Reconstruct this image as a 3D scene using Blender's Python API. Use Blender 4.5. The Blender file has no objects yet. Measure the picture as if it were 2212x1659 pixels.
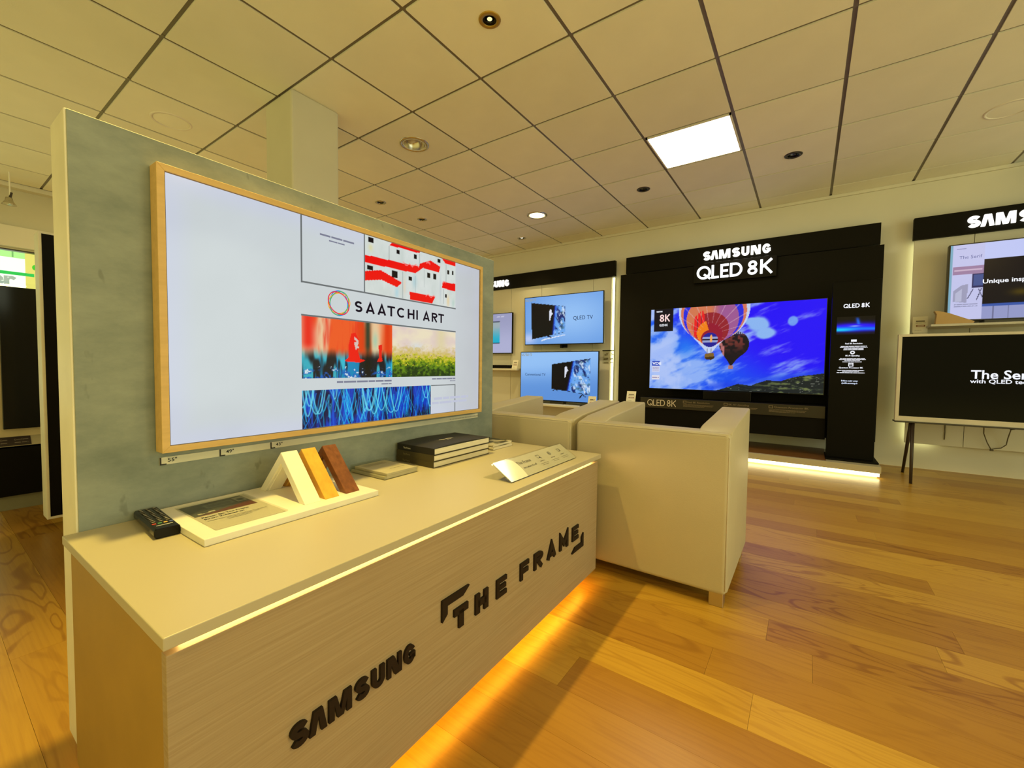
import bpy, bmesh, math, random
import numpy as np
from mathutils import Vector, Matrix

random.seed(11)
C = bpy.context.scene.collection
SC = bpy.context.scene
PI = math.pi
HC = 0.925            # eye height
ZC = 2.722            # ceiling height
YW = 5.52             # back wall
XL = -6.75            # wall with the shop window

def srgb(r, g, b):
    f = lambda c: c / 12.92 if c <= 0.04045 else ((c + 0.055) / 1.055) ** 2.4
    return (f(r / 255), f(g / 255), f(b / 255), 1.0)

# ------------------------------------------------------------------ camera
cam_d = bpy.data.cameras.new('camera')
cam = bpy.data.objects.new('camera', cam_d)
C.objects.link(cam)
SC.camera = cam
cam_d.sensor_fit = 'HORIZONTAL'
cam_d.sensor_width = 36.0
cam_d.lens = 36.0 * 913.84 / 2212
cam_d.clip_start = 0.02
cam_d.clip_end = 60
_y, _p, _r = -0.6090, -0.0413, 0.0120
_f = Vector((math.sin(_y) * math.cos(_p), math.cos(_y) * math.cos(_p), math.sin(_p)))
_rt = Vector((math.cos(_y), -math.sin(_y), 0))
_up = _rt.cross(_f)
_r2 = _rt * math.cos(_r) + _up * math.sin(_r)
_u2 = _up * math.cos(_r) - _rt * math.sin(_r)
_m = Matrix((_r2, _u2, -_f)).transposed().to_4x4()
_m.translation = Vector((0, 0, HC))
cam.matrix_world = _m

# ------------------------------------------------------------------ world, lamps, exposure
SC.view_settings.view_transform = 'Standard'
SC.view_settings.look = 'None'
SC.view_settings.exposure = 0.17
SC.view_settings.gamma = 1.0
SC.view_settings.use_curve_mapping = False
w = bpy.data.worlds.new('shop_surroundings')
SC.world = w
w.use_nodes = True
bg = w.node_tree.nodes['Background']
bg.inputs[0].default_value = (1.0, 0.84, 0.25, 1)
bg.inputs[1].default_value = 0.90

def area(name, loc, target, sx, sy, power, col, spread=PI):
    l = bpy.data.lights.new(name, 'AREA')
    l.shape = 'RECTANGLE'
    l.size, l.size_y = sx, sy
    l.energy = power
    l.color = col
    l.spread = spread
    o = bpy.data.objects.new(name, l)
    C.objects.link(o)
    o.location = loc
    o.rotation_euler = (Vector(target) - Vector(loc)).to_track_quat('-Z', 'Y').to_euler()
    return o

def spot(name, loc, target, power, col, angle, blend=0.5, radius=0.03):
    l = bpy.data.lights.new(name, 'SPOT')
    l.energy = power
    l.color = col
    l.spot_size = angle
    l.spot_blend = blend
    l.shadow_soft_size = radius
    o = bpy.data.objects.new(name, l)
    C.objects.link(o)
    o.location = loc
    o.rotation_euler = (Vector(target) - Vector(loc)).to_track_quat('-Z', 'Y').to_euler()
    return o

WARM = (1.0, 0.70, 0.20)
DAY = (0.88, 1.06, 0.88)
# daylight from the shop front on the side of the room that lies outside the frame
area('shop_front_daylight', (4.3, 1.6, 1.5), (-1.5, 2.2, 1.1), 3.6, 2.3, 46, DAY)
# ceiling light panels of the rest of the shop, behind the viewer, then an added fill lamp
area('ceiling_panel_behind_viewer', (0.6, -1.6, ZC - 0.03), (0.6, -1.6, 0), 0.6, 0.6, 34, WARM)
area('ceiling_panel_beside_viewer', (1.9, 1.4, ZC - 0.03), (1.9, 1.4, 0), 0.6, 0.6, 34, WARM)
area('fill_past_partition', (-4.6, 2.0, ZC - 0.03), (-4.6, 2.0, 0), 0.6, 0.6, 50, (1.0, 0.78, 0.34))  # unseen lamp added to brighten floor and ceiling past the partition
# ceiling downlights
spot('downlight_over_partition', (-1.345, 0.52, ZC - 0.04), (-1.08, 0.50, 0.5), 190, (1.0, 0.72, 0.16), math.radians(72), 0.8, 0.025)
spot('downlight_above_bench', (-1.34, 1.62, ZC - 0.05), (-1.1, 1.5, 0.5), 18, (1.0, 0.72, 0.16), math.radians(70), 0.7, 0.02)
spot('downlight_lit_large', (-2.693, 4.338, ZC - 0.05), (-2.693, 4.5, 0), 55, (1.0, 0.80, 0.36), math.radians(120), 0.6, 0.06)
spot('downlight_lit_small', (-3.343, 5.0, ZC - 0.05), (-3.343, 5.0, 0), 16, (1.0, 0.78, 0.34), math.radians(100), 0.6, 0.04)

# ------------------------------------------------------------------ materials
def mat(name, col, rough=0.5, metal=0.0, spec=0.5, var=0.06, scale=(8, 8, 8), bump=0.0, bscale=200.0, emis=None, estr=1.0, coat=0.0):
    """Plain surface with a faint noise in its tone."""
    m = bpy.data.materials.new(name)
    m.use_nodes = True
    nt = m.node_tree
    b = nt.nodes['Principled BSDF']
    b.inputs['Roughness'].default_value = rough
    b.inputs['Metallic'].default_value = metal
    b.inputs['Specular IOR Level'].default_value = spec
    b.inputs['Coat Weight'].default_value = coat
    tc = nt.nodes.new('ShaderNodeTexCoord')
    mp = nt.nodes.new('ShaderNodeMapping')
    mp.inputs['Scale'].default_value = scale
    nt.links.new(tc.outputs['Object'], mp.inputs[0])
    nz = nt.nodes.new('ShaderNodeTexNoise')
    nz.inputs['Scale'].default_value = 1.0
    nz.inputs['Detail'].default_value = 4.0
    nt.links.new(mp.outputs[0], nz.inputs['Vector'])
    rp = nt.nodes.new('ShaderNodeValToRGB')
    rp.color_ramp.elements[0].position = 0.3
    rp.color_ramp.elements[1].position = 0.7
    rp.color_ramp.elements[0].color = [c * (1 - var) for c in col[:3]] + [1]
    rp.color_ramp.elements[1].color = [min(1, c * (1 + var)) for c in col[:3]] + [1]
    nt.links.new(nz.outputs['Fac'], rp.inputs[0])
    nt.links.new(rp.outputs[0], b.inputs['Base Color'])
    if bump:
        n2 = nt.nodes.new('ShaderNodeTexNoise')
        n2.inputs['Scale'].default_value = bscale
        n2.inputs['Detail'].default_value = 3.0
        nt.links.new(tc.outputs['Object'], n2.inputs['Vector'])
        bp = nt.nodes.new('ShaderNodeBump')
        bp.inputs['Strength'].default_value = bump
        bp.inputs['Distance'].default_value = 0.002
        nt.links.new(n2.outputs['Fac'], bp.inputs['Height'])
        nt.links.new(bp.outputs[0], b.inputs['Normal'])
    if emis is not None:
        b.inputs['Emission Color'].default_value = emis
        b.inputs['Emission Strength'].default_value = estr
    return m

def glow(name, col, strength):
    m = bpy.data.materials.new(name)
    m.use_nodes = True
    nt = m.node_tree
    nt.nodes.clear()
    e = nt.nodes.new('ShaderNodeEmission')
    e.inputs[0].default_value = col
    e.inputs[1].default_value = strength
    o = nt.nodes.new('ShaderNodeOutputMaterial')
    nt.links.new(e.outputs[0], o.inputs[0])
    return m

def screen_mat(name, rough=0.12, spec=0.22, strength=0.84):
    """A lit screen: its picture is a colour attribute, under gloss."""
    m = bpy.data.materials.new(name)
    m.use_nodes = True
    nt = m.node_tree
    b = nt.nodes['Principled BSDF']
    b.inputs['Base Color'].default_value = (0.004, 0.004, 0.004, 1)
    b.inputs['Roughness'].default_value = rough
    b.inputs['Specular IOR Level'].default_value = spec
    a = nt.nodes.new('ShaderNodeAttribute')
    a.attribute_name = 'Col'
    nt.links.new(a.outputs['Color'], b.inputs['Emission Color'])
    b.inputs['Emission Strength'].default_value = strength
    return m

def print_mat(name, rough=0.4):
    """A printed card: its print is a colour attribute."""
    m = bpy.data.materials.new(name)
    m.use_nodes = True
    nt = m.node_tree
    b = nt.nodes['Principled BSDF']
    b.inputs['Roughness'].default_value = rough
    a = nt.nodes.new('ShaderNodeAttribute')
    a.attribute_name = 'Col'
    nt.links.new(a.outputs['Color'], b.inputs['Base Color'])
    return m

def wood_floor_mat():
    m = bpy.data.materials.new('oak_planks')
    m.use_nodes = True
    nt = m.node_tree
    N, L = nt.nodes, nt.links
    b = N['Principled BSDF']
    b.inputs['Roughness'].default_value = 0.34
    b.inputs['Specular IOR Level'].default_value = 0.42
    tc = N.new('ShaderNodeTexCoord')
    oi = N.new('ShaderNodeObjectInfo')
    off = N.new('ShaderNodeVectorMath'); off.operation = 'MULTIPLY_ADD'
    cmb = N.new('ShaderNodeCombineXYZ')
    for k in range(3):
        L.new(oi.outputs['Random'], cmb.inputs[k])
    off.inputs[1].default_value = (37.0, 53.0, 11.0)
    L.new(cmb.outputs[0], off.inputs[0])
    L.new(tc.outputs['Object'], off.inputs[2])
    mp = N.new('ShaderNodeMapping'); mp.inputs['Scale'].default_value = (1.3, 7.0, 1)
    L.new(off.outputs[0], mp.inputs[0])
    nz = N.new('ShaderNodeTexNoise'); nz.inputs['Scale'].default_value = 1.0; nz.inputs['Detail'].default_value = 2.0
    nz.inputs['Distortion'].default_value = 0.5
    L.new(mp.outputs[0], nz.inputs['Vector'])
    mul = N.new('ShaderNodeMath'); mul.operation = 'MULTIPLY'; mul.inputs[1].default_value = 62.0
    L.new(nz.outputs['Fac'], mul.inputs[0])
    sn = N.new('ShaderNodeMath'); sn.operation = 'SINE'
    L.new(mul.outputs[0], sn.inputs[0])
    ring = N.new('ShaderNodeMapRange')
    ring.inputs['From Min'].default_value = 0.55; ring.inputs['From Max'].default_value = 1.0
    L.new(sn.outputs[0], ring.inputs['Value'])
    # fine pores along the grain
    mp2 = N.new('ShaderNodeMapping'); mp2.inputs['Scale'].default_value = (3.0, 130.0, 1)
    L.new(off.outputs[0], mp2.inputs[0])
    n2 = N.new('ShaderNodeTexNoise'); n2.inputs['Scale'].default_value = 1.0; n2.inputs['Detail'].default_value = 4.0
    L.new(mp2.outputs[0], n2.inputs['Vector'])
    base = N.new('ShaderNodeValToRGB')
    e = base.color_ramp.elements
    e[0].position = 0.0; e[0].color = (0.35, 0.172, 0.022, 1)
    e[1].position = 1.0; e[1].color = (0.56, 0.34, 0.050, 1)
    x = e.new(0.5); x.color = (0.45, 0.25, 0.032, 1)
    L.new(oi.outputs['Random'], base.inputs[0])
    mx = N.new('ShaderNodeMix'); mx.data_type = 'RGBA'; mx.blend_type = 'MULTIPLY'
    fr_ = N.new('ShaderNodeMath'); fr_.operation = 'MULTIPLY'; fr_.inputs[1].default_value = 7.31
    L.new(oi.outputs['Random'], fr_.inputs[0])
    fq = N.new('ShaderNodeMath'); fq.operation = 'FRACT'; L.new(fr_.outputs[0], fq.inputs[0])
    fm = N.new('ShaderNodeMapRange'); fm.inputs['From Min'].default_value = 0.45; fm.inputs['From Max'].default_value = 1.0; fm.inputs['To Min'].default_value = 0.12; fm.inputs['To Max'].default_value = 0.72
    L.new(fq.outputs[0], fm.inputs['Value'])
    rr = N.new('ShaderNodeMath'); rr.operation = 'MULTIPLY'
    L.new(fm.outputs[0], rr.inputs[1])
    L.new(ring.outputs[0], rr.inputs[0])
    L.new(rr.outputs[0], mx.inputs['Factor'])
    L.new(base.outputs[0], mx.inputs['A'])
    mx.inputs['B'].default_value = (0.55, 0.40, 0.25, 1)
    mx2 = N.new('ShaderNodeMix'); mx2.data_type = 'RGBA'; mx2.blend_type = 'MULTIPLY'
    mr2 = N.new('ShaderNodeMapRange'); mr2.inputs['From Min'].default_value = 0.45; mr2.inputs['From Max'].default_value = 0.75
    mr2.inputs['To Max'].default_value = 0.28
    L.new(n2.outputs['Fac'], mr2.inputs['Value'])
    L.new(mr2.outputs[0], mx2.inputs['Factor'])
    L.new(mx.outputs['Result'], mx2.inputs['A'])
    mx2.inputs['B'].default_value = (0.5, 0.36, 0.22, 1)
    L.new(mx2.outputs['Result'], b.inputs['Base Color'])
    bp = N.new('ShaderNodeBump'); bp.inputs['Strength'].default_value = 0.08; bp.inputs['Distance'].default_value = 0.001
    L.new(n2.outputs['Fac'], bp.inputs['Height'])
    L.new(bp.outputs[0], b.inputs['Normal'])
    return m

def grain_mat(name, c0, c1, scale, rough=0.5, stretch=60.0):
    """Straight wood grain along local Y (or whatever axis SCALE leaves long)."""
    m = bpy.data.materials.new(name)
    m.use_nodes = True
    nt = m.node_tree
    b = nt.nodes['Principled BSDF']
    b.inputs['Roughness'].default_value = rough
    tc = nt.nodes.new('ShaderNodeTexCoord')
    mp = nt.nodes.new('ShaderNodeMapping'); mp.inputs['Scale'].default_value = scale
    nt.links.new(tc.outputs['Object'], mp.inputs[0])
    nz = nt.nodes.new('ShaderNodeTexNoise'); nz.inputs['Scale'].default_value = 1.0; nz.inputs['Detail'].default_value = 5.0
    nz.inputs['Roughness'].default_value = 0.6
    nt.links.new(mp.outputs[0], nz.inputs['Vector'])
    rp = nt.nodes.new('ShaderNodeValToRGB')
    rp.color_ramp.elements[0].position = 0.32; rp.color_ramp.elements[0].color = c0
    rp.color_ramp.elements[1].position = 0.66; rp.color_ramp.elements[1].color = c1
    nt.links.new(nz.outputs['Fac'], rp.inputs[0])
    nt.links.new(rp.outputs[0], b.inputs['Base Color'])
    bp = nt.nodes.new('ShaderNodeBump'); bp.inputs['Strength'].default_value = 0.12; bp.inputs['Distance'].default_value = 0.001
    nt.links.new(nz.outputs['Fac'], bp.inputs['Height'])
    nt.links.new(bp.outputs[0], b.inputs['Normal'])
    return m

def concrete_mat():
    m = bpy.data.materials.new('concrete_print')
    m.use_nodes = True
    nt = m.node_tree
    N, L = nt.nodes, nt.links
    b = N['Principled BSDF']; b.inputs['Roughness'].default_value = 0.62
    b.inputs['Specular IOR Level'].default_value = 0.3
    tc = N.new('ShaderNodeTexCoord')
    def noise(scale, sc=(1, 1, 1), det=5.0, rough=0.6):
        mp = N.new('ShaderNodeMapping'); mp.inputs['Scale'].default_value = sc
        L.new(tc.outputs['Object'], mp.inputs[0])
        n = N.new('ShaderNodeTexNoise'); n.inputs['Scale'].default_value = scale
        n.inputs['Detail'].default_value = det; n.inputs['Roughness'].default_value = rough
        L.new(mp.outputs[0], n.inputs['Vector'])
        return n
    a = noise(4.5, (1, 0.8, 1.6), 8.0, 0.68)
    rp = N.new('ShaderNodeValToRGB')
    e = rp.color_ramp.elements
    e[0].position = 0.30; e[0].color = (0.165, 0.205, 0.205, 1)
    e[1].position = 0.72; e[1].color = (0.32, 0.365, 0.35, 1)
    L.new(a.outputs['Fac'], rp.inputs[0])
    s = noise(26, (1, 1.2, 0.55), 3.0, 0.5)           # pits and short cracks
    pr = N.new('ShaderNodeMapRange'); pr.inputs['From Min'].default_value = 0.69; pr.inputs['From Max'].default_value = 0.75
    pr.inputs['To Max'].default_value = 0.55
    L.new(s.outputs['Fac'], pr.inputs['Value'])
    mx = N.new('ShaderNodeMix'); mx.data_type = 'RGBA'
    L.new(pr.outputs[0], mx.inputs['Factor'])
    L.new(rp.outputs[0], mx.inputs['A']); mx.inputs['B'].default_value = (0.15, 0.17, 0.155, 1)
    L.new(mx.outputs['Result'], b.inputs['Base Color'])
    return m

def tile_mat():
    m = mat('ceiling_tile_white', (0.88, 0.86, 0.74, 1), 0.85, var=0.03, scale=(3, 3, 3), bump=0.25, bscale=240)
    nt = m.node_tree
    oi = nt.nodes.new('ShaderNodeObjectInfo')
    mr = nt.nodes.new('ShaderNodeMapRange'); mr.inputs['To Min'].default_value = 0.93; mr.inputs['To Max'].default_value = 1.03
    nt.links.new(oi.outputs['Random'], mr.inputs['Value'])
    hs = nt.nodes.new('ShaderNodeHueSaturation')
    rp = [n for n in nt.nodes if n.type == 'VALTORGB'][0]
    nt.links.new(rp.outputs[0], hs.inputs['Color'])
    nt.links.new(mr.outputs[0], hs.inputs['Value'])
    nt.links.new(hs.outputs[0], nt.nodes['Principled BSDF'].inputs['Base Color'])
    return m

M = {}
M['plank'] = wood_floor_mat()
M['tile'] = tile_mat()
M['bar'] = mat('ceiling_bar_bronze_grey', (0.17, 0.145, 0.115, 1), 0.42, 0.0, 0.5)
M['slab'] = mat('dark_void', (0.05, 0.045, 0.04, 1), 0.9)
M['screed'] = mat('floor_screed', (0.16, 0.075, 0.018, 1), 0.8)
M['wall'] = mat('wall_paint', (0.70, 0.68, 0.58, 1), 0.55, var=0.03, scale=(2, 2, 2))
M['wall_grey'] = mat('wall_paint_greyish', (0.58, 0.56, 0.44, 1), 0.7, var=0.03, scale=(2, 2, 2))
M['column'] = mat('column_paint', (0.60, 0.58, 0.48, 1), 0.6, var=0.03, scale=(3, 3, 3))
M['concrete'] = concrete_mat()
M['panel_edge'] = mat('white_board_edge', (0.78, 0.75, 0.66, 1), 0.5)
M['worktop'] = mat('white_laminate', (0.47, 0.43, 0.32, 1), 0.38, var=0.02, scale=(2, 2, 2), spec=0.4)
M['bench_wood'] = grain_mat('pale_oak_laminate', (0.32, 0.24, 0.145, 1), (0.40, 0.315, 0.205, 1), (40, 3.0, 260), 0.5)
M['bench_side'] = mat('beige_laminate', (0.36, 0.225, 0.05, 1), 0.5, bump=0.1, bscale=400)
M['black'] = mat('black_board', (0.0055, 0.0045, 0.002, 1), 0.6, spec=0.12, bump=0.15, bscale=500)
M['black_gloss'] = mat('black_gloss', (0.003, 0.003, 0.003, 1), 0.15, spec=0.25)
M['black_matte'] = mat('black_matte', (0.003, 0.0025, 0.002, 1), 0.6, spec=0.12)
M['letter'] = mat('letter_dark_brown', (0.010, 0.005, 0.003, 1), 0.55, spec=0.3)
M['frame_wood'] = grain_mat('frame_beige_oak', (0.60, 0.40, 0.15, 1), (0.68, 0.46, 0.18, 1), (60, 4, 60), 0.5)
M['white_plastic'] = mat('white_plastic', (0.80, 0.78, 0.72, 1), 0.35)
M['strip'] = mat('strip_card', (0.62, 0.62, 0.53, 1), 0.55)
M['ink'] = mat('black_ink', (0.012, 0.011, 0.010, 1), 0.6)
M['grey_ink'] = mat('grey_ink', (0.22, 0.20, 0.17, 1), 0.6)
M['sample_white'] = mat('sample_white', (0.82, 0.80, 0.73, 1), 0.45)
M['sample_oak'] = grain_mat('sample_yellow_oak', (0.66, 0.33, 0.035, 1), (0.80, 0.43, 0.055, 1), (3, 40, 40), 0.42)
M['sample_walnut'] = grain_mat('sample_walnut', (0.115, 0.034, 0.008, 1), (0.22, 0.075, 0.02, 1), (4, 60, 60), 0.4)
M['leather'] = mat('cream_leather', (0.50, 0.455, 0.335, 1), 0.42, var=0.03, scale=(5, 5, 5), bump=0.25, bscale=320, spec=0.4)
M['seam'] = mat('leather_seam', (0.55, 0.51, 0.42, 1), 0.5)
M['chrome'] = mat('brushed_steel', (0.55, 0.50, 0.42, 1), 0.28, 1.0)
M['led_warm'] = glow('led_warm_white', (1.0, 0.62, 0.19, 1), 15.0)
M['led_under'] = glow('led_amber', (1.0, 0.46, 0.03, 1), 22.0)
M['led_floor'] = glow('led_platform', (1.0, 0.86, 0.42, 1), 8.0)
M['led_wall'] = glow('led_wall_strip', (1.0, 0.97, 0.45, 1), 3.2)
M['panel_light'] = glow('ceiling_panel_light', (1.0, 0.93, 0.62, 1), 13.0)
M['lamp_on'] = glow('lamp_on', (1.0, 0.86, 0.42, 1), 12.0)
M['lamp_dim'] = glow('lamp_dim', (1.0, 0.85, 0.4, 1), 1.1)
M['sign_white'] = glow('sign_white', (1.0, 0.98, 0.86, 1), 1.7)
M['sign_cool'] = glow('sign_cool_white', (0.97, 1.0, 0.98, 1), 1.7)
M['screen'] = screen_mat('lit_screen')
M['screen_matte'] = screen_mat('lit_screen_matte', 0.25, 0.15)
M['screen_dark'] = screen_mat('dark_screen', 0.2, 0.05)
M['totem'] = mat('totem_black', (0.003, 0.003, 0.003, 1), 0.4, spec=0.10)
M['print'] = print_mat('printed_card')
M['ring_metal'] = mat('downlight_steel', (0.60, 0.56, 0.48, 1), 0.22, 1.0)
M['ring_brass'] = mat('downlight_brass', (0.42, 0.27, 0.05, 1), 0.4, 0.6)
M['ring_dark'] = mat('downlight_dark', (0.06, 0.05, 0.045, 1), 0.35, 0.5)
M['cover_white'] = mat('speaker_cover', (0.80, 0.76, 0.68, 1), 0.8)
M['bookcloth_black'] = mat('bookcloth_black', (0.012, 0.010, 0.005, 1), 0.55, bump=0.1, bscale=600)
M['bookcloth_olive'] = mat('bookcloth_olive', (0.050, 0.040, 0.012, 1), 0.6, bump=0.1, bscale=600)
M['paper'] = mat('page_edges', (0.78, 0.74, 0.62, 1), 0.7, scale=(5, 5, 400), var=0.12)
M['tan_wood'] = mat('tan_wood', (0.50, 0.32, 0.13, 1), 0.55)
M['platform_wood'] = grain_mat('platform_brown_wood', (0.13, 0.050, 0.012, 1), (0.20, 0.085, 0.024, 1), (2, 60, 60), 0.4)
M['leg_wood'] = mat('leg_dark_brown', (0.030, 0.017, 0.010, 1), 0.5)
M['tv_frame_white'] = mat('tv_frame_ivory', (0.60, 0.56, 0.46, 1), 0.5)
M['tv_grey'] = mat('tv_edge_dark_grey', (0.035, 0.035, 0.03, 1), 0.4)
M['cable'] = mat('cable_grey_brown', (0.12, 0.10, 0.06, 1), 0.6)
M['base_grey'] = mat('plinth_grey', (0.24, 0.24, 0.18, 1), 0.6)

def glass_mat(name, col=(1, 1, 1, 1), rough=0.0, mixf=0.12, fres=0.25):
    """Thin clear sheet: lets light through, mirrors a little."""
    m = bpy.data.materials.new(name)
    m.use_nodes = True
    nt = m.node_tree
    nt.nodes.clear()
    o = nt.nodes.new('ShaderNodeOutputMaterial')
    t = nt.nodes.new('ShaderNodeBsdfTransparent'); t.inputs[0].default_value = col
    g = nt.nodes.new('ShaderNodeBsdfGlossy'); g.inputs['Roughness'].default_value = rough
    lw = nt.nodes.new('ShaderNodeLayerWeight'); lw.inputs[0].default_value = 0.25
    ml = nt.nodes.new('ShaderNodeMath'); ml.operation = 'MULTIPLY_ADD'
    ml.inputs[1].default_value = fres; ml.inputs[2].default_value = mixf * 0.4
    nt.links.new(lw.outputs['Fresnel'], ml.inputs[0])
    mx = nt.nodes.new('ShaderNodeMixShader')
    nt.links.new(ml.outputs[0], mx.inputs[0])
    nt.links.new(t.outputs[0], mx.inputs[1]); nt.links.new(g.outputs[0], mx.inputs[2])
    nt.links.new(mx.outputs[0], o.inputs[0])
    return m
M['glass'] = glass_mat('window_glass', (0.94, 1.0, 0.95, 1))
M['acrylic'] = glass_mat('clear_acrylic', (0.95, 0.955, 0.93, 1), 0.08, 0.06, 0.10)

# ------------------------------------------------------------------ mesh builder
class MB:
    def __init__(s):
        s.V, s.F = [], []
    def add(s, vs, fs):
        n = len(s.V)
        s.V += [tuple(v) for v in vs]
        s.F += [tuple(i + n for i in f) for f in fs]
        return s
    def box(s, x0, x1, y0, y1, z0, z1):
        v = [(x, y, z) for z in (z0, z1) for y in (y0, y1) for x in (x0, x1)]
        return s.add(v, [(0, 2, 3, 1), (4, 5, 7, 6), (0, 1, 5, 4), (2, 6, 7, 3), (0, 4, 6, 2), (1, 3, 7, 5)])
    def prism(s, poly, fn, d0, d1):
        n = len(poly)
        v = [fn(a, b, d0) for a, b in poly] + [fn(a, b, d1) for a, b in poly]
        return s.add(v, [tuple(range(n))[::-1], tuple(range(n, 2 * n))] + [(i, (i + 1) % n, n + (i + 1) % n, n + i) for i in range(n)])
    def flat(s, poly, fn, d=0.0):
        return s.add([fn(a, b, d) for a, b in poly], [tuple(range(len(poly)))])
    def tube(s, pts, r, n=8, r1=None):
        pts = [Vector(p) for p in pts]
        rings = []
        for i, p in enumerate(pts):
            t = (pts[min(i + 1, len(pts) - 1)] - pts[max(i - 1, 0)]).normalized()
            a = t.cross(Vector((0.13, 0.2, 1))).normalized()
            if a.length < 0.1:
                a = t.cross(Vector((1, 0, 0))).normalized()
            b = t.cross(a)
            rr = r if r1 is None else r + (r1 - r) * i / max(1, len(pts) - 1)
            rings.append([p + (a * math.cos(k * 2 * PI / n) + b * math.sin(k * 2 * PI / n)) * rr for k in range(n)])
        v = [q for ring in rings for q in ring]
        f = [(i * n + k, i * n + (k + 1) % n, (i + 1) * n + (k + 1) % n, (i + 1) * n + k) for i in range(len(pts) - 1) for k in range(n)]
        f += [tuple(range(n))[::-1], tuple(range((len(pts) - 1) * n, len(pts) * n))]
        return s.add(v, f)
    def lathe(s, prof, c, n=32, close=False):
        v = [(c[0] + r * math.cos(k * 2 * PI / n), c[1] + r * math.sin(k * 2 * PI / n), c[2] + z) for r, z in prof for k in range(n)]
        f = [(i * n + k, i * n + (k + 1) % n, (i + 1) * n + (k + 1) % n, (i + 1) * n + k) for i in range(len(prof) - 1) for k in range(n)]
        if close:
            f += [tuple(range(n))[::-1], tuple(range((len(prof) - 1) * n, len(prof) * n))]
        return s.add(v, f)
    def ribbon(s, pts, wd, fn, d0, d1, closed=False):
        """A stroke of width WD along a flat line, raised from d0 to d1."""
        P = [np.array(p, float) for p in pts]
        n = len(P)
        Lp, Rp = [], []
        for i in range(n):
            if closed:
                a, b = P[i] - P[i - 1], P[(i + 1) % n] - P[i]
            else:
                a = P[i] - P[i - 1] if i > 0 else P[1] - P[0]
                b = P[i + 1] - P[i] if i < n - 1 else P[-1] - P[-2]
            a = a / (np.linalg.norm(a) + 1e-12); b = b / (np.linalg.norm(b) + 1e-12)
            na, nb = np.array([-a[1], a[0]]), np.array([-b[1], b[0]])
            mm = na + nb
            l = np.linalg.norm(mm)
            mm = mm / l if l > 1e-6 else na
            k = 1.0 / max(0.4, float(mm @ na))
            Lp.append(P[i] + mm * k * wd / 2); Rp.append(P[i] - mm * k * wd / 2)
        raised = abs(d1 - d0) > 1e-9
        v = [fn(q[0], q[1], d1) for q in Lp] + [fn(q[0], q[1], d1) for q in Rp]
        if raised:
            v += [fn(q[0], q[1], d0) for q in Lp] + [fn(q[0], q[1], d0) for q in Rp]
        f = []
        for i in range(n if closed else n - 1):
            j = (i + 1) % n
            f.append((i, n + i, n + j, j))
            if raised:
                f += [(i, j, 2 * n + j, 2 * n + i), (n + i, 3 * n + i, 3 * n + j, n + j), (2 * n + i, 2 * n + j, 3 * n + j, 3 * n + i)]
        if raised and not closed:
            f += [(0, 2 * n, 3 * n, n), (n - 1, 2 * n - 1, 4 * n - 1, 3 * n - 1)]
        return s.add(v, f)

def plane(o, ax, ay, an):
    o, ax, ay, an = Vector(o), Vector(ax), Vector(ay), Vector(an)
    return lambda a, b, d=0.0: tuple(o + ax * a + ay * b + an * d)
def on_x(x, y=0.0, z=0.0):        # a wall that faces +X, read along +Y
    return plane((x, y, z), (0, 1, 0), (0, 0, 1), (1, 0, 0))
def on_y(y, x=0.0, z=0.0):        # a wall that faces -Y, read along +X
    return plane((x, y, z), (1, 0, 0), (0, 0, 1), (0, -1, 0))

def mesh_of(name, mb, bevel=0.0, seg=2, smooth=False, off=(0, 0, 0), fix=True):
    me = bpy.data.meshes.new(name)
    ox, oy, oz = off
    me.from_pydata([(x - ox, y - oy, z - oz) for x, y, z in mb.V], [], mb.F)
    if bevel or fix:
        bm = bmesh.new(); bm.from_mesh(me)
        if fix:
            bmesh.ops.recalc_face_normals(bm, faces=bm.faces)
        if bevel:
            es = [e for e in bm.edges if len(e.link_faces) == 2 and e.calc_face_angle(0) > 0.5]
            bmesh.ops.bevel(bm, geom=es, offset=bevel, segments=seg, profile=0.5, affect='EDGES', clamp_overlap=True)
        bm.to_mesh(me); bm.free()
    if smooth:
        for p in me.polygons:
            p.use_smooth = True
    return me

PIV = Vector((-1.27, 0.20, 0)); YAW = 0.0125          # the whole bench group stands a touch askew
def skew(p):
    p = Vector(p) - PIV
    c, s_ = math.cos(YAW), math.sin(YAW)
    return Vector((c * p.x - s_ * p.y, s_ * p.x + c * p.y, p.z)) + PIV

def thing(name, label, cat, base, group=None, bench=False, kind=None, rot=0.0):
    o = bpy.data.objects.new(name, None)
    C.objects.link(o)
    o.empty_display_size = 0.05
    o['off'] = tuple(float(q) for q in base)
    o.location = skew(base) if bench else base
    o.rotation_euler = (0, 0, YAW if bench else rot)
    mark(o, label, cat, group, kind)
    return o
def mark(o, label=None, cat=None, group=None, kind=None):
    if label: o['label'] = label
    if cat: o['category'] = cat
    if group: o['group'] = group
    if kind: o['kind'] = kind
    return o
def off_of(parent):
    while parent is not None:
        if 'off' in parent: return tuple(parent['off'])
        parent = parent.parent
    return (0, 0, 0)
def obj(name, mb, m, parent=None, bevel=0.0, seg=2, smooth=False, base=None, bench=False, fix=True):
    off = base if base is not None else off_of(parent)
    me = mesh_of(name, mb, bevel, seg, smooth, off, fix)
    me.materials.append(m)
    o = bpy.data.objects.new(name, me)
    C.objects.link(o)
    if parent is not None:
        o.parent = parent
    else:
        o['off'] = tuple(float(q) for q in off)
        o.location = skew(off) if bench else off
        if bench: o.rotation_euler = (0, 0, YAW)
    return o
def struct(name, mb, m, **k):
    o = obj(name, mb, m, **k)
    o['kind'] = 'structure'
    return o
def piece(name, me, parent, loc=(0, 0, 0)):
    """One more object on a shared mesh."""
    o = bpy.data.objects.new(name, me)
    C.objects.link(o)
    o.parent = parent
    o.location = loc
    return o
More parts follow.
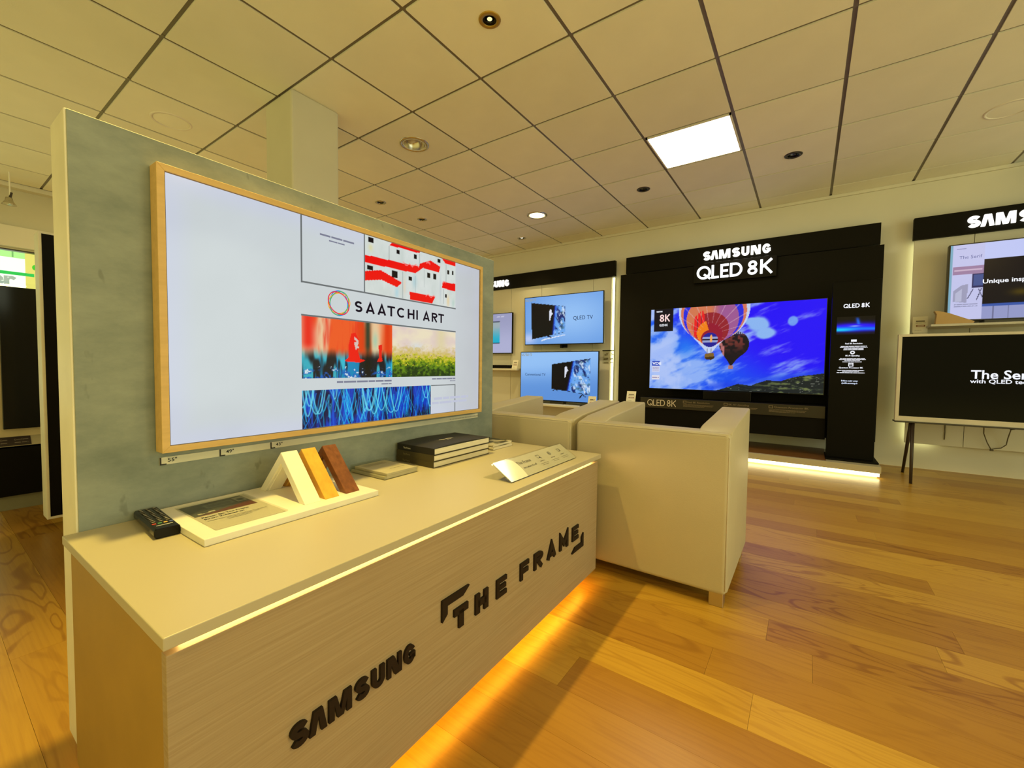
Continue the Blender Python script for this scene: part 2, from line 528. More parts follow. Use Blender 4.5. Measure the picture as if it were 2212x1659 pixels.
def dup(root, loc, rot=None, label=None):
    r = root.copy(); C.objects.link(r); r.location = loc
    if rot is not None: r.rotation_euler = rot
    if label: r['label'] = label
    for ch in list(root.children):
        c = ch.copy(); C.objects.link(c); c.parent = r
        for g in ch.children:
            d = g.copy(); C.objects.link(d); d.parent = c
    return r

# ------------------------------------------------------------------ pictures on screens and cards: colour attribute on a fine grid
def lin(c):
    c = np.asarray(c, float) / 255.0
    return np.where(c <= 0.04045, c / 12.92, ((c + 0.055) / 1.055) ** 2.4)
def picture(name, fn, x0, x1, z0, z1, nx, ny, func, m, parent, d=0.0008):
    """func(u, v) -> RGB 0-255; u along the reading direction, v up."""
    u, v = np.meshgrid(np.linspace(0, 1, nx + 1), np.linspace(0, 1, ny + 1))
    col = func(u, v)
    me = bpy.data.meshes.new(name)
    off = off_of(parent)
    P0 = np.array(fn(x0, z0, d)); ex = np.array(fn(x1, z0, d)) - P0; ey = np.array(fn(x0, z1, d)) - P0
    co = P0 + u[..., None] * ex + v[..., None] * ey - np.array(off)
    nv = (nx + 1) * (ny + 1); nf = nx * ny
    me.vertices.add(nv); me.vertices.foreach_set('co', co.reshape(-1).astype(np.float32))
    i = np.arange(nf); a = (i // nx) * (nx + 1) + i % nx
    idx = np.stack([a, a + 1, a + nx + 2, a + nx + 1], 1)
    nrm = np.cross(ex, ey)
    me.loops.add(nf * 4); me.loops.foreach_set('vertex_index', idx.reshape(-1).astype(np.int32))
    me.polygons.add(nf); me.polygons.foreach_set('loop_start', (i * 4).astype(np.int32))
    me.update(); me.validate()
    at = me.color_attributes.new('Col', 'FLOAT_COLOR', 'POINT')
    rgba = np.ones((nv, 4), np.float32); rgba[:, :3] = lin(np.clip(col, 0, 255)).reshape(-1, 3)
    at.data.foreach_set('color', rgba.reshape(-1))
    me.materials.append(m)
    o = bpy.data.objects.new(name, me)
    C.objects.link(o)
    o.parent = parent
    return o
def vnoise(x, y, seed=0):
    xi, yi = np.floor(x).astype(int), np.floor(y).astype(int)
    fx, fy = x - xi, y - yi
    fx, fy = fx * fx * (3 - 2 * fx), fy * fy * (3 - 2 * fy)
    def h(i, j):
        n = (i * 374761393 + j * 668265263 + seed * 974711) & 0x7fffffff
        n = ((n ^ (n >> 13)) * 1274126177) & 0x7fffffff
        return ((n ^ (n >> 16)) & 0xffff) / 65535.0
    return (h(xi, yi) * (1 - fx) + h(xi + 1, yi) * fx) * (1 - fy) + (h(xi, yi + 1) * (1 - fx) + h(xi + 1, yi + 1) * fx) * fy
def fbm(x, y, seed=0, octv=4):
    t, a, s_ = 0, 0.5, 0
    for k in range(octv):
        t = t + a * vnoise(x * 2 ** k, y * 2 ** k, seed + k * 17); s_ += a; a *= 0.55
    return t / s_
def smooth(a, b, x):
    t = np.clip((x - a) / (b - a), 0, 1)
    return t * t * (3 - 2 * t)
def mixc(c, d, f):
    f = np.asarray(f)[..., None]
    return c * (1 - f) + np.asarray(d, float) * f
def fill(u, c):
    return np.ones(u.shape + (3,)) * np.asarray(c, float)
def inpoly(u, v, poly):
    r = np.zeros(u.shape, bool)
    n = len(poly)
    for i in range(n):
        (x0, y0), (x1, y1) = poly[i], poly[(i + 1) % n]
        cnd = ((y0 > v) != (y1 > v)) & (u < (x1 - x0) * (v - y0) / (y1 - y0 + 1e-12) + x0)
        r ^= cnd
    return r

# ------------------------------------------------------------------ writing
def text_mb(body, height, fn, d=0.001, align='LEFT', bold=0.0, sx=1.0):
    """Outline text as a flat mesh; HEIGHT is that of a capital."""
    cu = bpy.data.curves.new('t', 'FONT')
    cu.body = body; cu.size = 1.0; cu.offset = bold; cu.resolution_u = 3
    cu.align_x = align
    o = bpy.data.objects.new('t', cu)
    me = o.to_mesh()
    k = height / 0.70
    mb = MB()
    mb.add([fn(v.co.x * k * sx, v.co.y * k, d) for v in me.vertices], [tuple(p.vertices) for p in me.polygons])
    o.to_mesh_clear()
    bpy.data.objects.remove(o); bpy.data.curves.remove(cu)
    return mb
def text(name, body, height, fn, m, parent, d=0.001, align='LEFT', bold=0.0, sx=1.0):
    return obj(name, text_mb(body, height, fn, d, align, bold, sx), m, parent, fix=False)
def dashes(mb, fn, x0, x1, z, h, d, seed):
    """A line of print too small to read."""
    rnd = random.Random(seed)
    x = x0
    while x < x1:
        wd = rnd.uniform(3.0, 8.5) * h
        mb.flat([(x, z), (min(x1, x + wd), z), (min(x1, x + wd), z + h), (x, z + h)], fn, d)
        x += wd + 0.5 * h
    return mb

def arc(cx, cy, rx, ry, a0, a1, n=14):
    return [(cx + rx * math.cos(math.radians(a0 + (a1 - a0) * i / n)), cy + ry * math.sin(math.radians(a0 + (a1 - a0) * i / n))) for i in range(n + 1)]
def glyph(ch, W, s):
    """Strokes of a capital in a box W x 1, stroke width s: (points, closed)."""
    h = s / 2
    if ch == 'S':
        r = (1 - s) / 4; rx = (W - s) / 2
        a = arc(W / 2, 1 - h - r, rx, r, 25, 270); b = arc(W / 2, h + r, rx, r, 90, -155)
        return [(a + b[1:], False)]
    if ch == 'U':
        rx = (W - s) / 2
        return [([(h, 1)] + arc(W / 2, h + rx, rx, rx, 180, 360) + [(W - h, 1)], False)]
    if ch == 'G':
        rx, ry = (W - s) / 2, (1 - s) / 2
        a = arc(W / 2, 0.5, rx, ry, 48, 372, 26)
        return [(a, False)]
    if ch == 'C':
        return [(arc(W / 2, 0.5, (W - s) / 2, (1 - s) / 2, 45, 315, 22), False)]
    if ch == 'Q':
        return [(arc(W / 2, 0.5, (W - s) / 2, (1 - s) / 2, 0, 360, 28)[:-1], True), ([(W * 0.52, 0.36), (W * 0.97, 0.02)], False)]
    if ch == 'L': return [([(h, 1), (h, h), (W, h)], False)]
    if ch == 'E': return [([(W, 1 - h), (h, 1 - h), (h, h), (W, h)], False), ([(h, 0.5), (W * 0.92, 0.5)], False)]
    if ch == 'F': return [([(W, 1 - h), (h, 1 - h), (h, 0)], False), ([(h, 0.48), (W * 0.92, 0.48)], False)]
    if ch == 'T': return [([(0, 1 - h), (W, 1 - h)], False), ([(W / 2, 1 - h), (W / 2, 0)], False)]
    if ch == 'H': return [([(h, 0), (h, 1)], False), ([(W - h, 0), (W - h, 1)], False), ([(h, 0.5), (W - h, 0.5)], False)]
    if ch == 'I': return [([(W / 2, 0), (W / 2, 1)], False)]
    if ch == 'A': return [([(h * 1.05, 0), (W / 2, 1 - h * 0.6), (W - h * 1.05, 0)], False), ([(W * 0.25, 0.26), (W * 0.75, 0.26)], False)]
    if ch == 'M': return [([(h, 0), (h, 1 - h * 0.5), (W / 2, 0.36), (W - h, 1 - h * 0.5), (W - h, 0)], False)]
    if ch == 'D': return [([(h, h), (h, 1 - h)] + arc(W * 0.42, 0.5, W * 0.58 - h, 0.5 - h, 90, -90), True)]
    if ch == 'R': return [([(h, 0), (h, 1 - h)] + arc(W * 0.5, 0.72, W * 0.5 - h, 0.28 - h, 90, -90) + [(h, 0.44 + h)], False), ([(W * 0.45, 0.47), (W - h, 0)], False)]
    if ch == '8': return [(arc(W / 2, 0.74, (W - s) / 2 * 0.86, 0.26 - h, 0, 360, 22)[:-1], True), (arc(W / 2, 0.27, (W - s) / 2, 0.27 - h, 0, 360, 22)[:-1], True)]
    if ch == 'K': return [([(h, 0), (h, 1)], False), ([(h, 0.42), (W - h * 0.6, 1)], False), ([(W * 0.32, 0.58), (W - h * 0.4, 0)], False)]
    raise KeyError(ch)
def stroke_letter(mb, ch, x, W, H, s, fn, d0, d1):
    """s is the stroke width as a share of H, W the width as a share of H."""
    g = lambda a, b, d: fn(x + a * H, b * H, d)
    for pts, closed in glyph(ch, W, s):
        mb.ribbon(pts, s, g, d0, d1, closed)
    return mb
WORD = [('S', 0.0, 0.80), ('V', 0.81, 0.82), ('W', 1.71, 1.14), ('S', 3.04, 0.80), ('U', 3.98, 0.76), ('N', 4.90, 0.94), ('G', 6.0, 0.78)]
POLY = {'V': [(0, 0), (.27, 0), (.42, .74), (.55, 0), (.82, 0), (.62, 1), (.20, 1)],
        'W': [(0, 0), (.26, 0), (.26, .66), (.42, 0), (.72, 0), (.88, .66), (.88, 0), (1.14, 0), (1.14, 1), (.76, 1), (.57, .30), (.38, 1), (0, 1)],
        'N': [(0, 0), (.24, 0), (.24, .62), (.50, 0), (.94, 0), (.94, 1), (.70, 1), (.70, .38), (.44, 1), (0, 1)]}
def brand_letter(i, H, fn, d0, d1):
    """The maker's heavy word mark, letter by letter; the second letter has no bar."""
    ch, x, W = WORD[i]
    mb = MB()
    g = lambda a, b, d: fn((x + a) * H, b * H, d)
    if ch in POLY:
        mb.prism(POLY[ch], g, d0, d1)
    elif ch == 'G':                     # slit at the upper side, bar into the counter
        mb.ribbon(arc(W / 2, 0.5, (W - .26) / 2, .37, 30, 350, 26), 0.26, g, d0, d1)
        mb.prism([(W * .48, .53), (W * .48, .40), (W - .26, .40), (W - .26, .20), (W, .20), (W, .53)], g, d0, d1)
    else:
        for pts, closed in glyph(ch, W, 0.265):
            mb.ribbon(pts, 0.265, g, d0, d1, closed)
    return mb
def word(mb, spec, H, s, fn, d0, d1):
    for ch, x, W in spec:
        stroke_letter(mb, ch, x * H, W, H, s, fn, d0, d1)
    return mb
QLED = [('Q', 0.0, 1.0), ('L', 1.05, 0.5), ('E', 1.66, 0.55), ('D', 2.30, 0.82), ('8', 3.46, 0.62), ('K', 4.25, 0.75)]   # 5.0 wide

# ================================================================== THE ROOM
GX = lambda i: (i - 2.783) * 0.625
GY = lambda j: (j + 2.380) * 0.625
# floor: screed and planks
floor = struct('floor', MB().box(XL, 2.8, -1.1, YW, -0.06, -0.014), M['screed'], fix=False)
PLW = 0.150
nrow = int((YW + 1.1) / PLW) + 1
rnd = random.Random(5)
pk = {}
def plank_mesh(L):
    if L not in pk:
        pk[L] = mesh_of('plank', MB().box(0, L - 0.0006, 0, PLW - 0.0006, -0.014, 0), fix=False)
        pk[L].materials.append(M['plank'])
    return pk[L]
count = 0
for r_ in range(nrow):
    y = -1.04 + r_ * PLW
    if y >= YW - 0.02: break
    x = XL + 0.004 - (r_ * 0.73) % 1.4
    first = True
    while x < 2.75:
        L = rnd.choice([1.4, 1.6, 1.8, 2.0, 2.2])
        x0, x1 = max(x, XL + 0.004), min(x + L, 2.8)
        if x1 - x0 > 0.08:
            me = plank_mesh(L)
            if x0 == x and x1 == x + L and y + PLW < YW:
                piece('plank', me, floor, (x, y, 0))
            else:
                me2 = mesh_of('plank', MB().box(0, x1 - x0 - 0.0006, 0, min(PLW - 0.0006, YW - y - 0.002), -0.014, 0), fix=False)
                me2.materials.append(M['plank'])
                piece('plank', me2, floor, (x0, y, 0))
        x += L
# walls
wall_back = struct('wall_back', MB().box(XL - 0.15, 5.0, YW, YW + 0.15, 0, 3.0), M['wall'], fix=False)
# wall with the shop window: built round its opening
WZ0, WZ1, WY0, WY1 = 0.42, 2.075, -2.6, 2.6
mbw = MB()
mbw.box(XL - 0.15, XL, -4.0, WY0, 0, 3.0).box(XL - 0.15, XL, WY1, YW, 0, 3.0)
mbw.box(XL - 0.15, XL, WY0, WY1, 0, WZ0).box(XL - 0.15, XL, WY0, WY1, WZ1, 3.0)
wall_left = struct('wall_left', mbw, M['wall_grey'], fix=False)
struct('trim_1', MB().box(XL, XL + 0.05, -4.0, 3.5, 2.09, 2.30), M['wall'], fix=False, bevel=0.004)       # beam over the window
struct('trim_2', MB().box(XL, XL + 0.10, -4.0, YW, ZC - 0.045, ZC), M['wall'], fix=False)                 # shadow batten under the ceiling edge
struct('trim_3', MB().box(XL, 5.0, YW - 0.022, YW, ZC - 0.03, ZC), M['wall'], fix=False)                  # wall angle along the back wall
win = struct('window_1', MB().box(XL - 0.10, XL - 0.03, WY0, WY1, WZ0, WZ0 + 0.012).box(XL - 0.10, XL - 0.03, WY0, WY1, WZ1 - 0.012, WZ1)
             .box(XL - 0.10, XL - 0.03, WY0, WY0 + 0.012, WZ0, WZ1).box(XL - 0.10, XL - 0.03, WY1 - 0.012, WY1, WZ0, WZ1), M['ring_dark'], fix=False)
obj('glass_pane', MB().box(XL - 0.07, XL - 0.062, WY0 + 0.012, WY1 - 0.012, WZ0 + 0.012, WZ1 - 0.012), M['glass'], win, fix=False)

# ceiling: deck above, tiles and bars below it
ceiling = struct('ceiling', MB().box(XL, 5.0, -4.0, YW, ZC + 0.13, ZC + 0.18), M['slab'], fix=False)
def tile(w0, w1, hole=None):
    """Tile with its lower face at z = 0; a hole (cx, cy, r) for a fitting."""
    mb = MB()
    if hole is None:
        return mb.box(0, w0, 0, w1, 0, 0.016)
    cx, cy, r = hole
    n = 32
    def sq(a):
        c, s_ = math.cos(a), math.sin(a)
        k = min((w0 - cx if c > 0 else cx) / max(abs(c), 1e-9), (w1 - cy if s_ > 0 else cy) / max(abs(s_), 1e-9))
        return (cx + c * k, cy + s_ * k)
    an = [k * 2 * PI / n + PI / n for k in range(n)]
    corner = [math.atan2(b - cy, a - cx) % (2 * PI) for a, b in ((0, 0), (w0, 0), (w0, w1), (0, w1))]
    an = sorted(an + corner)
    n = len(an)
    v = [(cx + r * math.cos(a), cy + r * math.sin(a), 0) for a in an] + [sq(a) + (0,) for a in an]
    v += [(cx + r * math.cos(a), cy + r * math.sin(a), 0.016) for a in an] + [sq(a) + (0.016,) for a in an]
    f = []
    for i in range(n):
        j = (i + 1) % n
        f += [(i, j, n + j, n + i), (i, 2 * n + i, 2 * n + j, j), (n + i, n + j, 3 * n + j, 3 * n + i)]
    return mb.add(v, f)
TW = 0.603
full = mesh_of('ceiling_tile', tile(TW, TW), fix=False, bevel=0.0)
full.materials.append(M['tile'])
LIGHTS = {(0, 0): (-1.414, 1.785, 0.040), (-2, 1): (-2.686, 2.42, 0.100), (-4, 2): (-3.933, 3.056, 0.042), (-4, 3): (-3.953, 3.69, 0.042),
          (-2, 4): (-2.693, 4.338, 0.105), (-3, 5): (-3.343, 4.99, 0.042), (0, 4): (-1.414, 4.298, 0.046), (2, 4): (-0.157, 4.303, 0.048)}
skip = {(1, 3)}
for i in range(-8, 5):
    for j in range(-3, 7):
        if (i, j) in skip: continue
        x0, y0 = GX(i) + 0.011, GY(j) + 0.011
        w0, w1 = TW, TW
        x0 = max(x0, XL + 0.11) if i == -8 else x0
        if i == -8: w0 = GX(i + 1) - 0.011 - x0
        if j == 6:
            w1 = YW - 0.024 - y0
        if (i, j) in LIGHTS:
            cx, cy, r = LIGHTS[(i, j)]
            me = mesh_of('ceiling_tile', tile(w0, w1, (cx - x0, cy - y0, r)), fix=True)
            me.materials.append(M['tile'])
        elif w0 == TW and w1 == TW:
            me = full
        else:
            me = mesh_of('ceiling_tile', tile(w0, w1), fix=False); me.materials.append(M['tile'])
        piece('ceiling_tile', me, ceiling, (x0, y0, ZC))
for i in range(-7, 6):
    obj('grid_bar', MB().box(GX(i) - 0.012, GX(i) + 0.012, GY(-3), YW, ZC + 0.007, ZC + 0.030), M['bar'], ceiling, fix=False)
for j in range(-3, 7):
    obj('grid_bar', MB().box(XL + 0.1, GX(5), GY(j) - 0.012, GY(j) + 0.012, ZC + 0.009, ZC + 0.030), M['bar'], ceiling, fix=False)
# white frame of the square column and the column itself
CX0, CX1, CY0, CY1 = -3.16, -2.815, 1.485, 1.825
struct('column', MB().box(CX0, CX1, CY0, CY1, 0, ZC), M['column'], fix=False, bevel=0.012)

# ================================================================== CEILING FITTINGS
lp = thing('ceiling_light_panel', 'large square light panel glowing white among the ceiling tiles', 'lamp', (GX(1.5), GY(3.5), ZC))
x0, x1, y0, y1 = GX(1) + 0.012, GX(2) - 0.012, GY(3) + 0.012, GY(4) - 0.012
fr = MB()
for a, b, c, d in ((x0, x1, y0, y0 + 0.012), (x0, x1, y1 - 0.012, y1), (x0, x0 + 0.012, y0, y1), (x1 - 0.012, x1, y0, y1)):
    fr.box(a, b, c, d, ZC - 0.004, ZC + 0.02)
obj('frame', fr, M['panel_edge'], lp, fix=False)
obj('diffuser', MB().box(x0 + 0.012, x1 - 0.012, y0 + 0.012, y1 - 0.012, ZC + 0.002, ZC + 0.012), M['panel_light'], lp, fix=False)

def downlight(x, y, r, ring, lamp, label, big=False, glowing=None):
    t = thing('downlight', label, 'lamp', (x, y, ZC), group=None)
    obj('trim_ring', MB().lathe([(r - 0.004, 0.0), (r - 0.004, -0.006), (r + 0.012, -0.006), (r + 0.018, -0.002), (r + 0.018, 0.0)], (x, y, ZC), 36), ring, t, smooth=True)
    if big:
        obj('reflector', MB().lathe([(r - 0.004, -0.004), (r * 0.93, 0.012), (r * 0.80, 0.05), (r * 0.5, 0.082), (0.012, 0.088)], (x, y, ZC), 36), M['ring_metal'], t, smooth=True, fix=False)
        obj('lip', MB().lathe([(r * 0.86, -0.003), (r * 0.90, -0.007), (r * 0.94, -0.003)], (x, y, ZC), 36), M['white_plastic'], t, smooth=True, fix=False)
        if glowing:
            obj('lamp', MB().lathe([(r * 0.84, 0.0), (r * 0.5, -0.004), (0.001, -0.006)], (x, y, ZC), 28), glowing, t, smooth=True, fix=False)
        else:
            obj('lamp', MB().tube([(x - r * 0.55, y, ZC + 0.045), (x + r * 0.1, y, ZC + 0.040)], 0.024, 12), M['cover_white'], t, smooth=True, fix=True)
    else:
        obj('reflector', MB().lathe([(r - 0.003, -0.003), (r * 0.82, 0.004), (r * 0.72, 0.0), (r * 0.62, 0.006), (r * 0.40, 0.03), (r * 0.40, 0.045), (0.001, 0.046)], (x, y, ZC), 32),
            M['black_gloss'], t, smooth=True, fix=False)
        obj('lamp', MB().lathe([(r * 0.42 if glowing is not M['lamp_dim'] else r * 0.34, 0.004), (0.001, 0.001)], (x, y, ZC), 20), lamp, t, smooth=True, fix=False)
    return t
downlight(-1.414, 1.785, 0.040, M['ring_brass'], M['lamp_dim'], 'brass ringed spotlight at the top edge of the photo', glowing=M['lamp_dim'])
downlight(-2.686, 2.42, 0.100, M['ring_metal'], None, 'large unlit steel downlight in the tile in front of the column', big=True)
downlight(-3.933, 3.056, 0.042, M['ring_metal'], M['ring_metal'], 'small unlit downlight just above the partition, next to the column')
downlight(-3.953, 3.69, 0.042, M['ring_metal'], M['ring_metal'], 'small unlit downlight above the partition, second from the column')
downlight(-2.693, 4.338, 0.105, M['ring_metal'], None, 'large lit downlight shining yellow near the back wall', big=True, glowing=M['lamp_on'])
downlight(-3.343, 4.99, 0.042, M['ring_metal'], M['lamp_on'], 'small lit downlight in the last tile row before the back wall', glowing=M['lamp_on'])
downlight(-1.414, 4.298, 0.046, M['ring_dark'], M['ring_metal'], 'small dark downlight on one side below the bright light panel')
downlight(-0.157, 4.303, 0.048, M['ring_dark'], M['ring_metal'], 'small dark downlight beyond the bright light panel, above the black display wall')
def speaker_cover(x, y, label):
    t = thing('ceiling_speaker', label, 'speaker', (x, y, ZC))
    obj('rim', MB().lathe([(0.108, 0.0), (0.108, -0.004), (0.122, -0.004), (0.126, 0.0)], (x, y, ZC), 40), M['cover_white'], t, smooth=True)
    obj('grille', MB().lathe([(0.106, -0.0015), (0.05, -0.0035), (0.001, -0.004)], (x, y, ZC), 40), M['tile'], t, smooth=True, fix=False)
speaker_cover(-3.952, 1.184, 'round white ceiling speaker above the concrete partition')
speaker_cover(1.073, 4.36, 'round white ceiling speaker near the wall, beyond the bright light panel')
# small hanging spot by the window wall
hs = thing('hanging_spotlight', 'little chrome spotlight hanging from the ceiling near the shop window', 'lamp', (-6.3, 0.615, ZC))
obj('rod', MB().tube([(-6.3, 0.615, ZC), (-6.3, 0.615, 2.50)], 0.006, 8), M['white_plastic'], hs)
obj('arm', MB().tube([(-6.3, 0.625, 2.53), (-6.3, 0.612, 2.46)], 0.010, 8), M['ring_dark'], hs)
obj('lamp_head', MB().lathe([(0.001, 0.035), (0.022, 0.032), (0.028, 0.0), (0.046, -0.028), (0.05, -0.034), (0.042, -0.032), (0.001, -0.02)], (-6.3, 0.608, 2.445), 20), M['ring_metal'], hs, smooth=True)

# ================================================================== CONCRETE PARTITION AND BENCH
PX = -1.27
PT = 1.449
part = thing('partition_wall', 'free-standing partition faced in grey concrete print behind the bench', 'partition', (PX - 0.065, 0.94, 0), bench=True)
obj('core', MB().box(PX - 0.13, PX - 0.004, 0.200, 1.680, 0.055, PT), M['panel_edge'], part, bevel=0.003)
obj('concrete_face', MB().box(PX - 0.004, PX, 0.2035, 1.678, 0.058, PT - 0.003), M['concrete'], part, bevel=0.001)
obj('foot', MB().box(PX - 0.11, PX - 0.03, 0.36, 1.55, 0.0, 0.055), M['black_matte'], part)

bench = thing('display_bench', 'white topped display bench with pale wood front and raised dark lettering', 'bench', (-0.98, 0.93, 0), bench=True)
Y0, Y1 = 0.178, 1.674
obj('worktop', MB().box(PX + 0.001, -0.688, Y0, Y1, 0.5405, 0.559), M['worktop'], bench, bevel=0.0015)
obj('front_panel', MB().box(-0.724, -0.706, Y0 + 0.008, Y1 + 0.008, 0.055, 0.5225), M['bench_wood'], bench, bevel=0.0008)
for y in (Y0 + 0.012, Y1 - 0.014):
    obj('side_panel', MB().box(PX + 0.002, -0.7255, y, y + 0.016, 0.055, 0.5400), M['bench_side'], bench, bevel=0.0008)
obj('bottom_board', MB().box(PX + 0.002, -0.7255, Y0 + 0.03, Y1 - 0.016, 0.085, 0.098), M['bench_side'], bench)
obj('upper_rail', MB().box(-0.752, -0.7365, Y0 + 0.03, Y1 - 0.016, 0.44, 0.5403), M['bench_side'], bench)
obj('plinth', MB().box(PX + 0.10, -0.93, 0.34, 1.50, 0.0, 0.0848), M['black_matte'], bench)
obj('edge_light', MB().box(-0.7360, -0.7262, Y0 + 0.016, Y1 - 0.018, 0.5228, 0.5402), M['led_warm'], bench, fix=False)
obj('under_light', MB().box(-0.765, -0.745, Y0 + 0.04, Y1 - 0.03, 0.074, 0.0845), M['led_under'], bench, fix=False)
obj('under_light', MB().box(PX + 0.05, -0.80, Y0 + 0.035, Y0 + 0.055, 0.074, 0.0845), M['led_under'], bench, fix=False)
fx = on_x(-0.706)
SP = [(0, 0.352, 0.033), (1, 0.386, 0.034), (2, 0.424, 0.048), (3, 0.480, 0.033), (4, 0.519, 0.032), (5, 0.558, 0.039), (6, 0.604, 0.032)]
for i, y, wd in SP:
    H = 0.0425
    sx = wd / (WORD[i][2] * H)
    g = lambda a, b, d: fx(y + (a - WORD[i][1] * H) * sx, 0.2595 + b, d)
    obj('letter', brand_letter(i, H, g, 0.0, 0.006), M['letter'], bench)
for ch, y, wd in (('T', .767, .054), ('H', .852, .056), ('E', .948, .050), ('F', 1.073, .050), ('R', 1.156, .057), ('A', 1.242, .065), ('M', 1.335, .068), ('E', 1.438, .054)):
    H = 0.055
    g = lambda a, b, d: fx(a, 0.2545 + b, d)
    obj('letter', stroke_letter(MB(), ch, y, wd / H, H, {'E': .245, 'F': .26, 'R': .26, 'A': .28, 'M': .29}.get(ch, .34), g, 0.0, 0.006), M['letter'], bench)
obj('bracket', MB().prism([(.723, .353), (.723, .299), (.7245, .299), (.742, .313), (.742, .334), (.800, .334), (.825, .351), (.825, .353)], fx, 0.0, 0.006), M['letter'], bench)
obj('bracket', MB().prism([(1.539, .207), (1.539, .261), (1.5375, .261), (1.521, .247), (1.521, .226), (1.463, .226), (1.437, .209), (1.437, .207)], fx, 0.0, 0.006), M['letter'], bench)

# ================================================================== THE PICTURE-FRAME TV
TX = -1.225
tv = thing('framed_tv', 'large TV in a slim beige wooden picture frame on the concrete partition', 'television', (PX, 0.935, 1.045), bench=True)
A0, A1, B0, B1 = 0.337, 1.535, 0.712, 1.381
bw = 0.0155
gx = on_x(TX)
for pl in ([(A0, B0), (A1, B0), (A1 - bw, B0 + bw), (A0 + bw, B0 + bw)], [(A0, B1), (A0 + bw, B1 - bw), (A1 - bw, B1 - bw), (A1, B1)],
           [(A0, B0), (A0 + bw, B0 + bw), (A0 + bw, B1 - bw), (A0, B1)], [(A1, B0), (A1, B1), (A1 - bw, B1 - bw), (A1 - bw, B0 + bw)]):
    obj('frame_bar', MB().prism(pl, gx, -0.042, 0.0), M['frame_wood'], tv, bevel=0.0006, seg=1)
obj('back_case', MB().box(PX + 0.002, TX - 0.008, A0 + 0.02, A1 - 0.02, B0 + 0.02, B1 - 0.02), M['black_matte'], tv)
S0, S1, Z0, Z1 = A0 + bw + 0.002, A1 - bw - 0.005, B0 + bw + 0.0015, B1 - bw - 0.0015
sx_ = on_x(TX - 0.005)
def base_pic(u, v):
    c = fill(u, (206, 214, 217))
    e = np.minimum(np.minimum(u, 1 - u) * 1.8, np.minimum(v, 1 - v))
    c = mixc(c, (205, 210, 236), 0.55 * (1 - smooth(0.0, 0.10, e)))
    c = mixc(c, (190, 192, 198), 0.6 * smooth(0.75, 1.0, u))
    return c + (fbm(u * 9, v * 5, 3)[..., None] - 0.5) * 8
scr = picture('screen', sx_, S0, S1, Z0, Z1, 60, 34, base_pic, M['screen'], tv, 0.0)
def houses(u, v):
    c = fill(u, (214, 222, 218))
    c += ((fbm(u * 14, v * 3, 1) - 0.5) * 26)[..., None] * np.array([1.0, 0.8, 0.9])
    for px, pw, py, ph, co in ((.49, .025, .38, .14, (176, 208, 215)), (.30, .02, .10, .12, (176, 214, 224)), (.90, .018, .12, .13, (232, 208, 160)), (.05, .02, .80, .06, (222, 218, 165)),
                               (.38, .012, .25, .15, (230, 212, 190)), (.80, .012, .35, .3, (196, 206, 210)), (.97, .02, .10, .1, (185, 210, 200))):
        c = mixc(c, co, 0.85 * np.exp(-((u - px) / pw) ** 2 - ((v - py) / ph) ** 2))
    for px, a, b in ((.224, .62, .93), (.545, .70, .95), (.36, .0, .52), (.50, .02, .5), (.84, .05, .36), (.60, .3, .66), (.87, .4, .9)):
        c = mixc(c, (150, 160, 160), 0.45 * ((abs(u - px) < 0.004) & (v > a) & (v < b)))
    for p in ([(.252, 1.01), (.56, 1.012), (.541, .963), (.224, .943)],
              [(0, .65), (.434, .684), (.541, .704), (.548, .761), (.673, .886), (.796, .816), (.78, .691), (.596, .683), (.59, .70), (.498, .544), (0, .515)],
              [(.812, 1.006), (1, 1.012), (1, .92), (.86, .918)], [(0, .364), (.144, .445), (.355, .301), (.301, .195), (.148, .272), (0, .199)],
              [(.434, .162), (.735, .16), (.696, .009), (.441, .006)], [(.828, .517), (1.0, .528), (1.0, .362), (.818, .378)]):
        c[inpoly(u, v, p)] = (240, 12, 12)
    for a, b, t, d in ((.36, .47, .675, .012), (.46, .54, .70, .012), (.625, .67, .82, .02), (.10, .13, .38, .03), (.62, .735, .152, .012), (.83, .87, .50, .012)):
        c = mixc(c, (250, 150, 145), 0.8 * ((u > a) & (u < b) & (abs(v - t - 0.02 * np.sin(u * 90)) < d)))
    for a, b, d, e in ((.031, .077, .885, .983), (.295, .331, .823, .901), (.48, .512, .824, .913), (.762, .797, .885, .967), (.888, .911, .701, .787), (.948, .97, .715, .807),
                       (.02, .072, .40, .484), (.251, .309, .36, .489), (.424, .463, .373, .461), (.635, .67, .514, .62), (.709, .743, .52, .629), (.862, .883, .182, .267)):
        c[(u > a) & (u < b) & (v > d) & (v < e)] = (20, 14, 18)
    r4 = inpoly(u, v, [(0, .364), (.144, .445), (.355, .301), (.301, .195), (.148, .272), (0, .199)])
    c[r4] = (240, 12, 12)
    return c
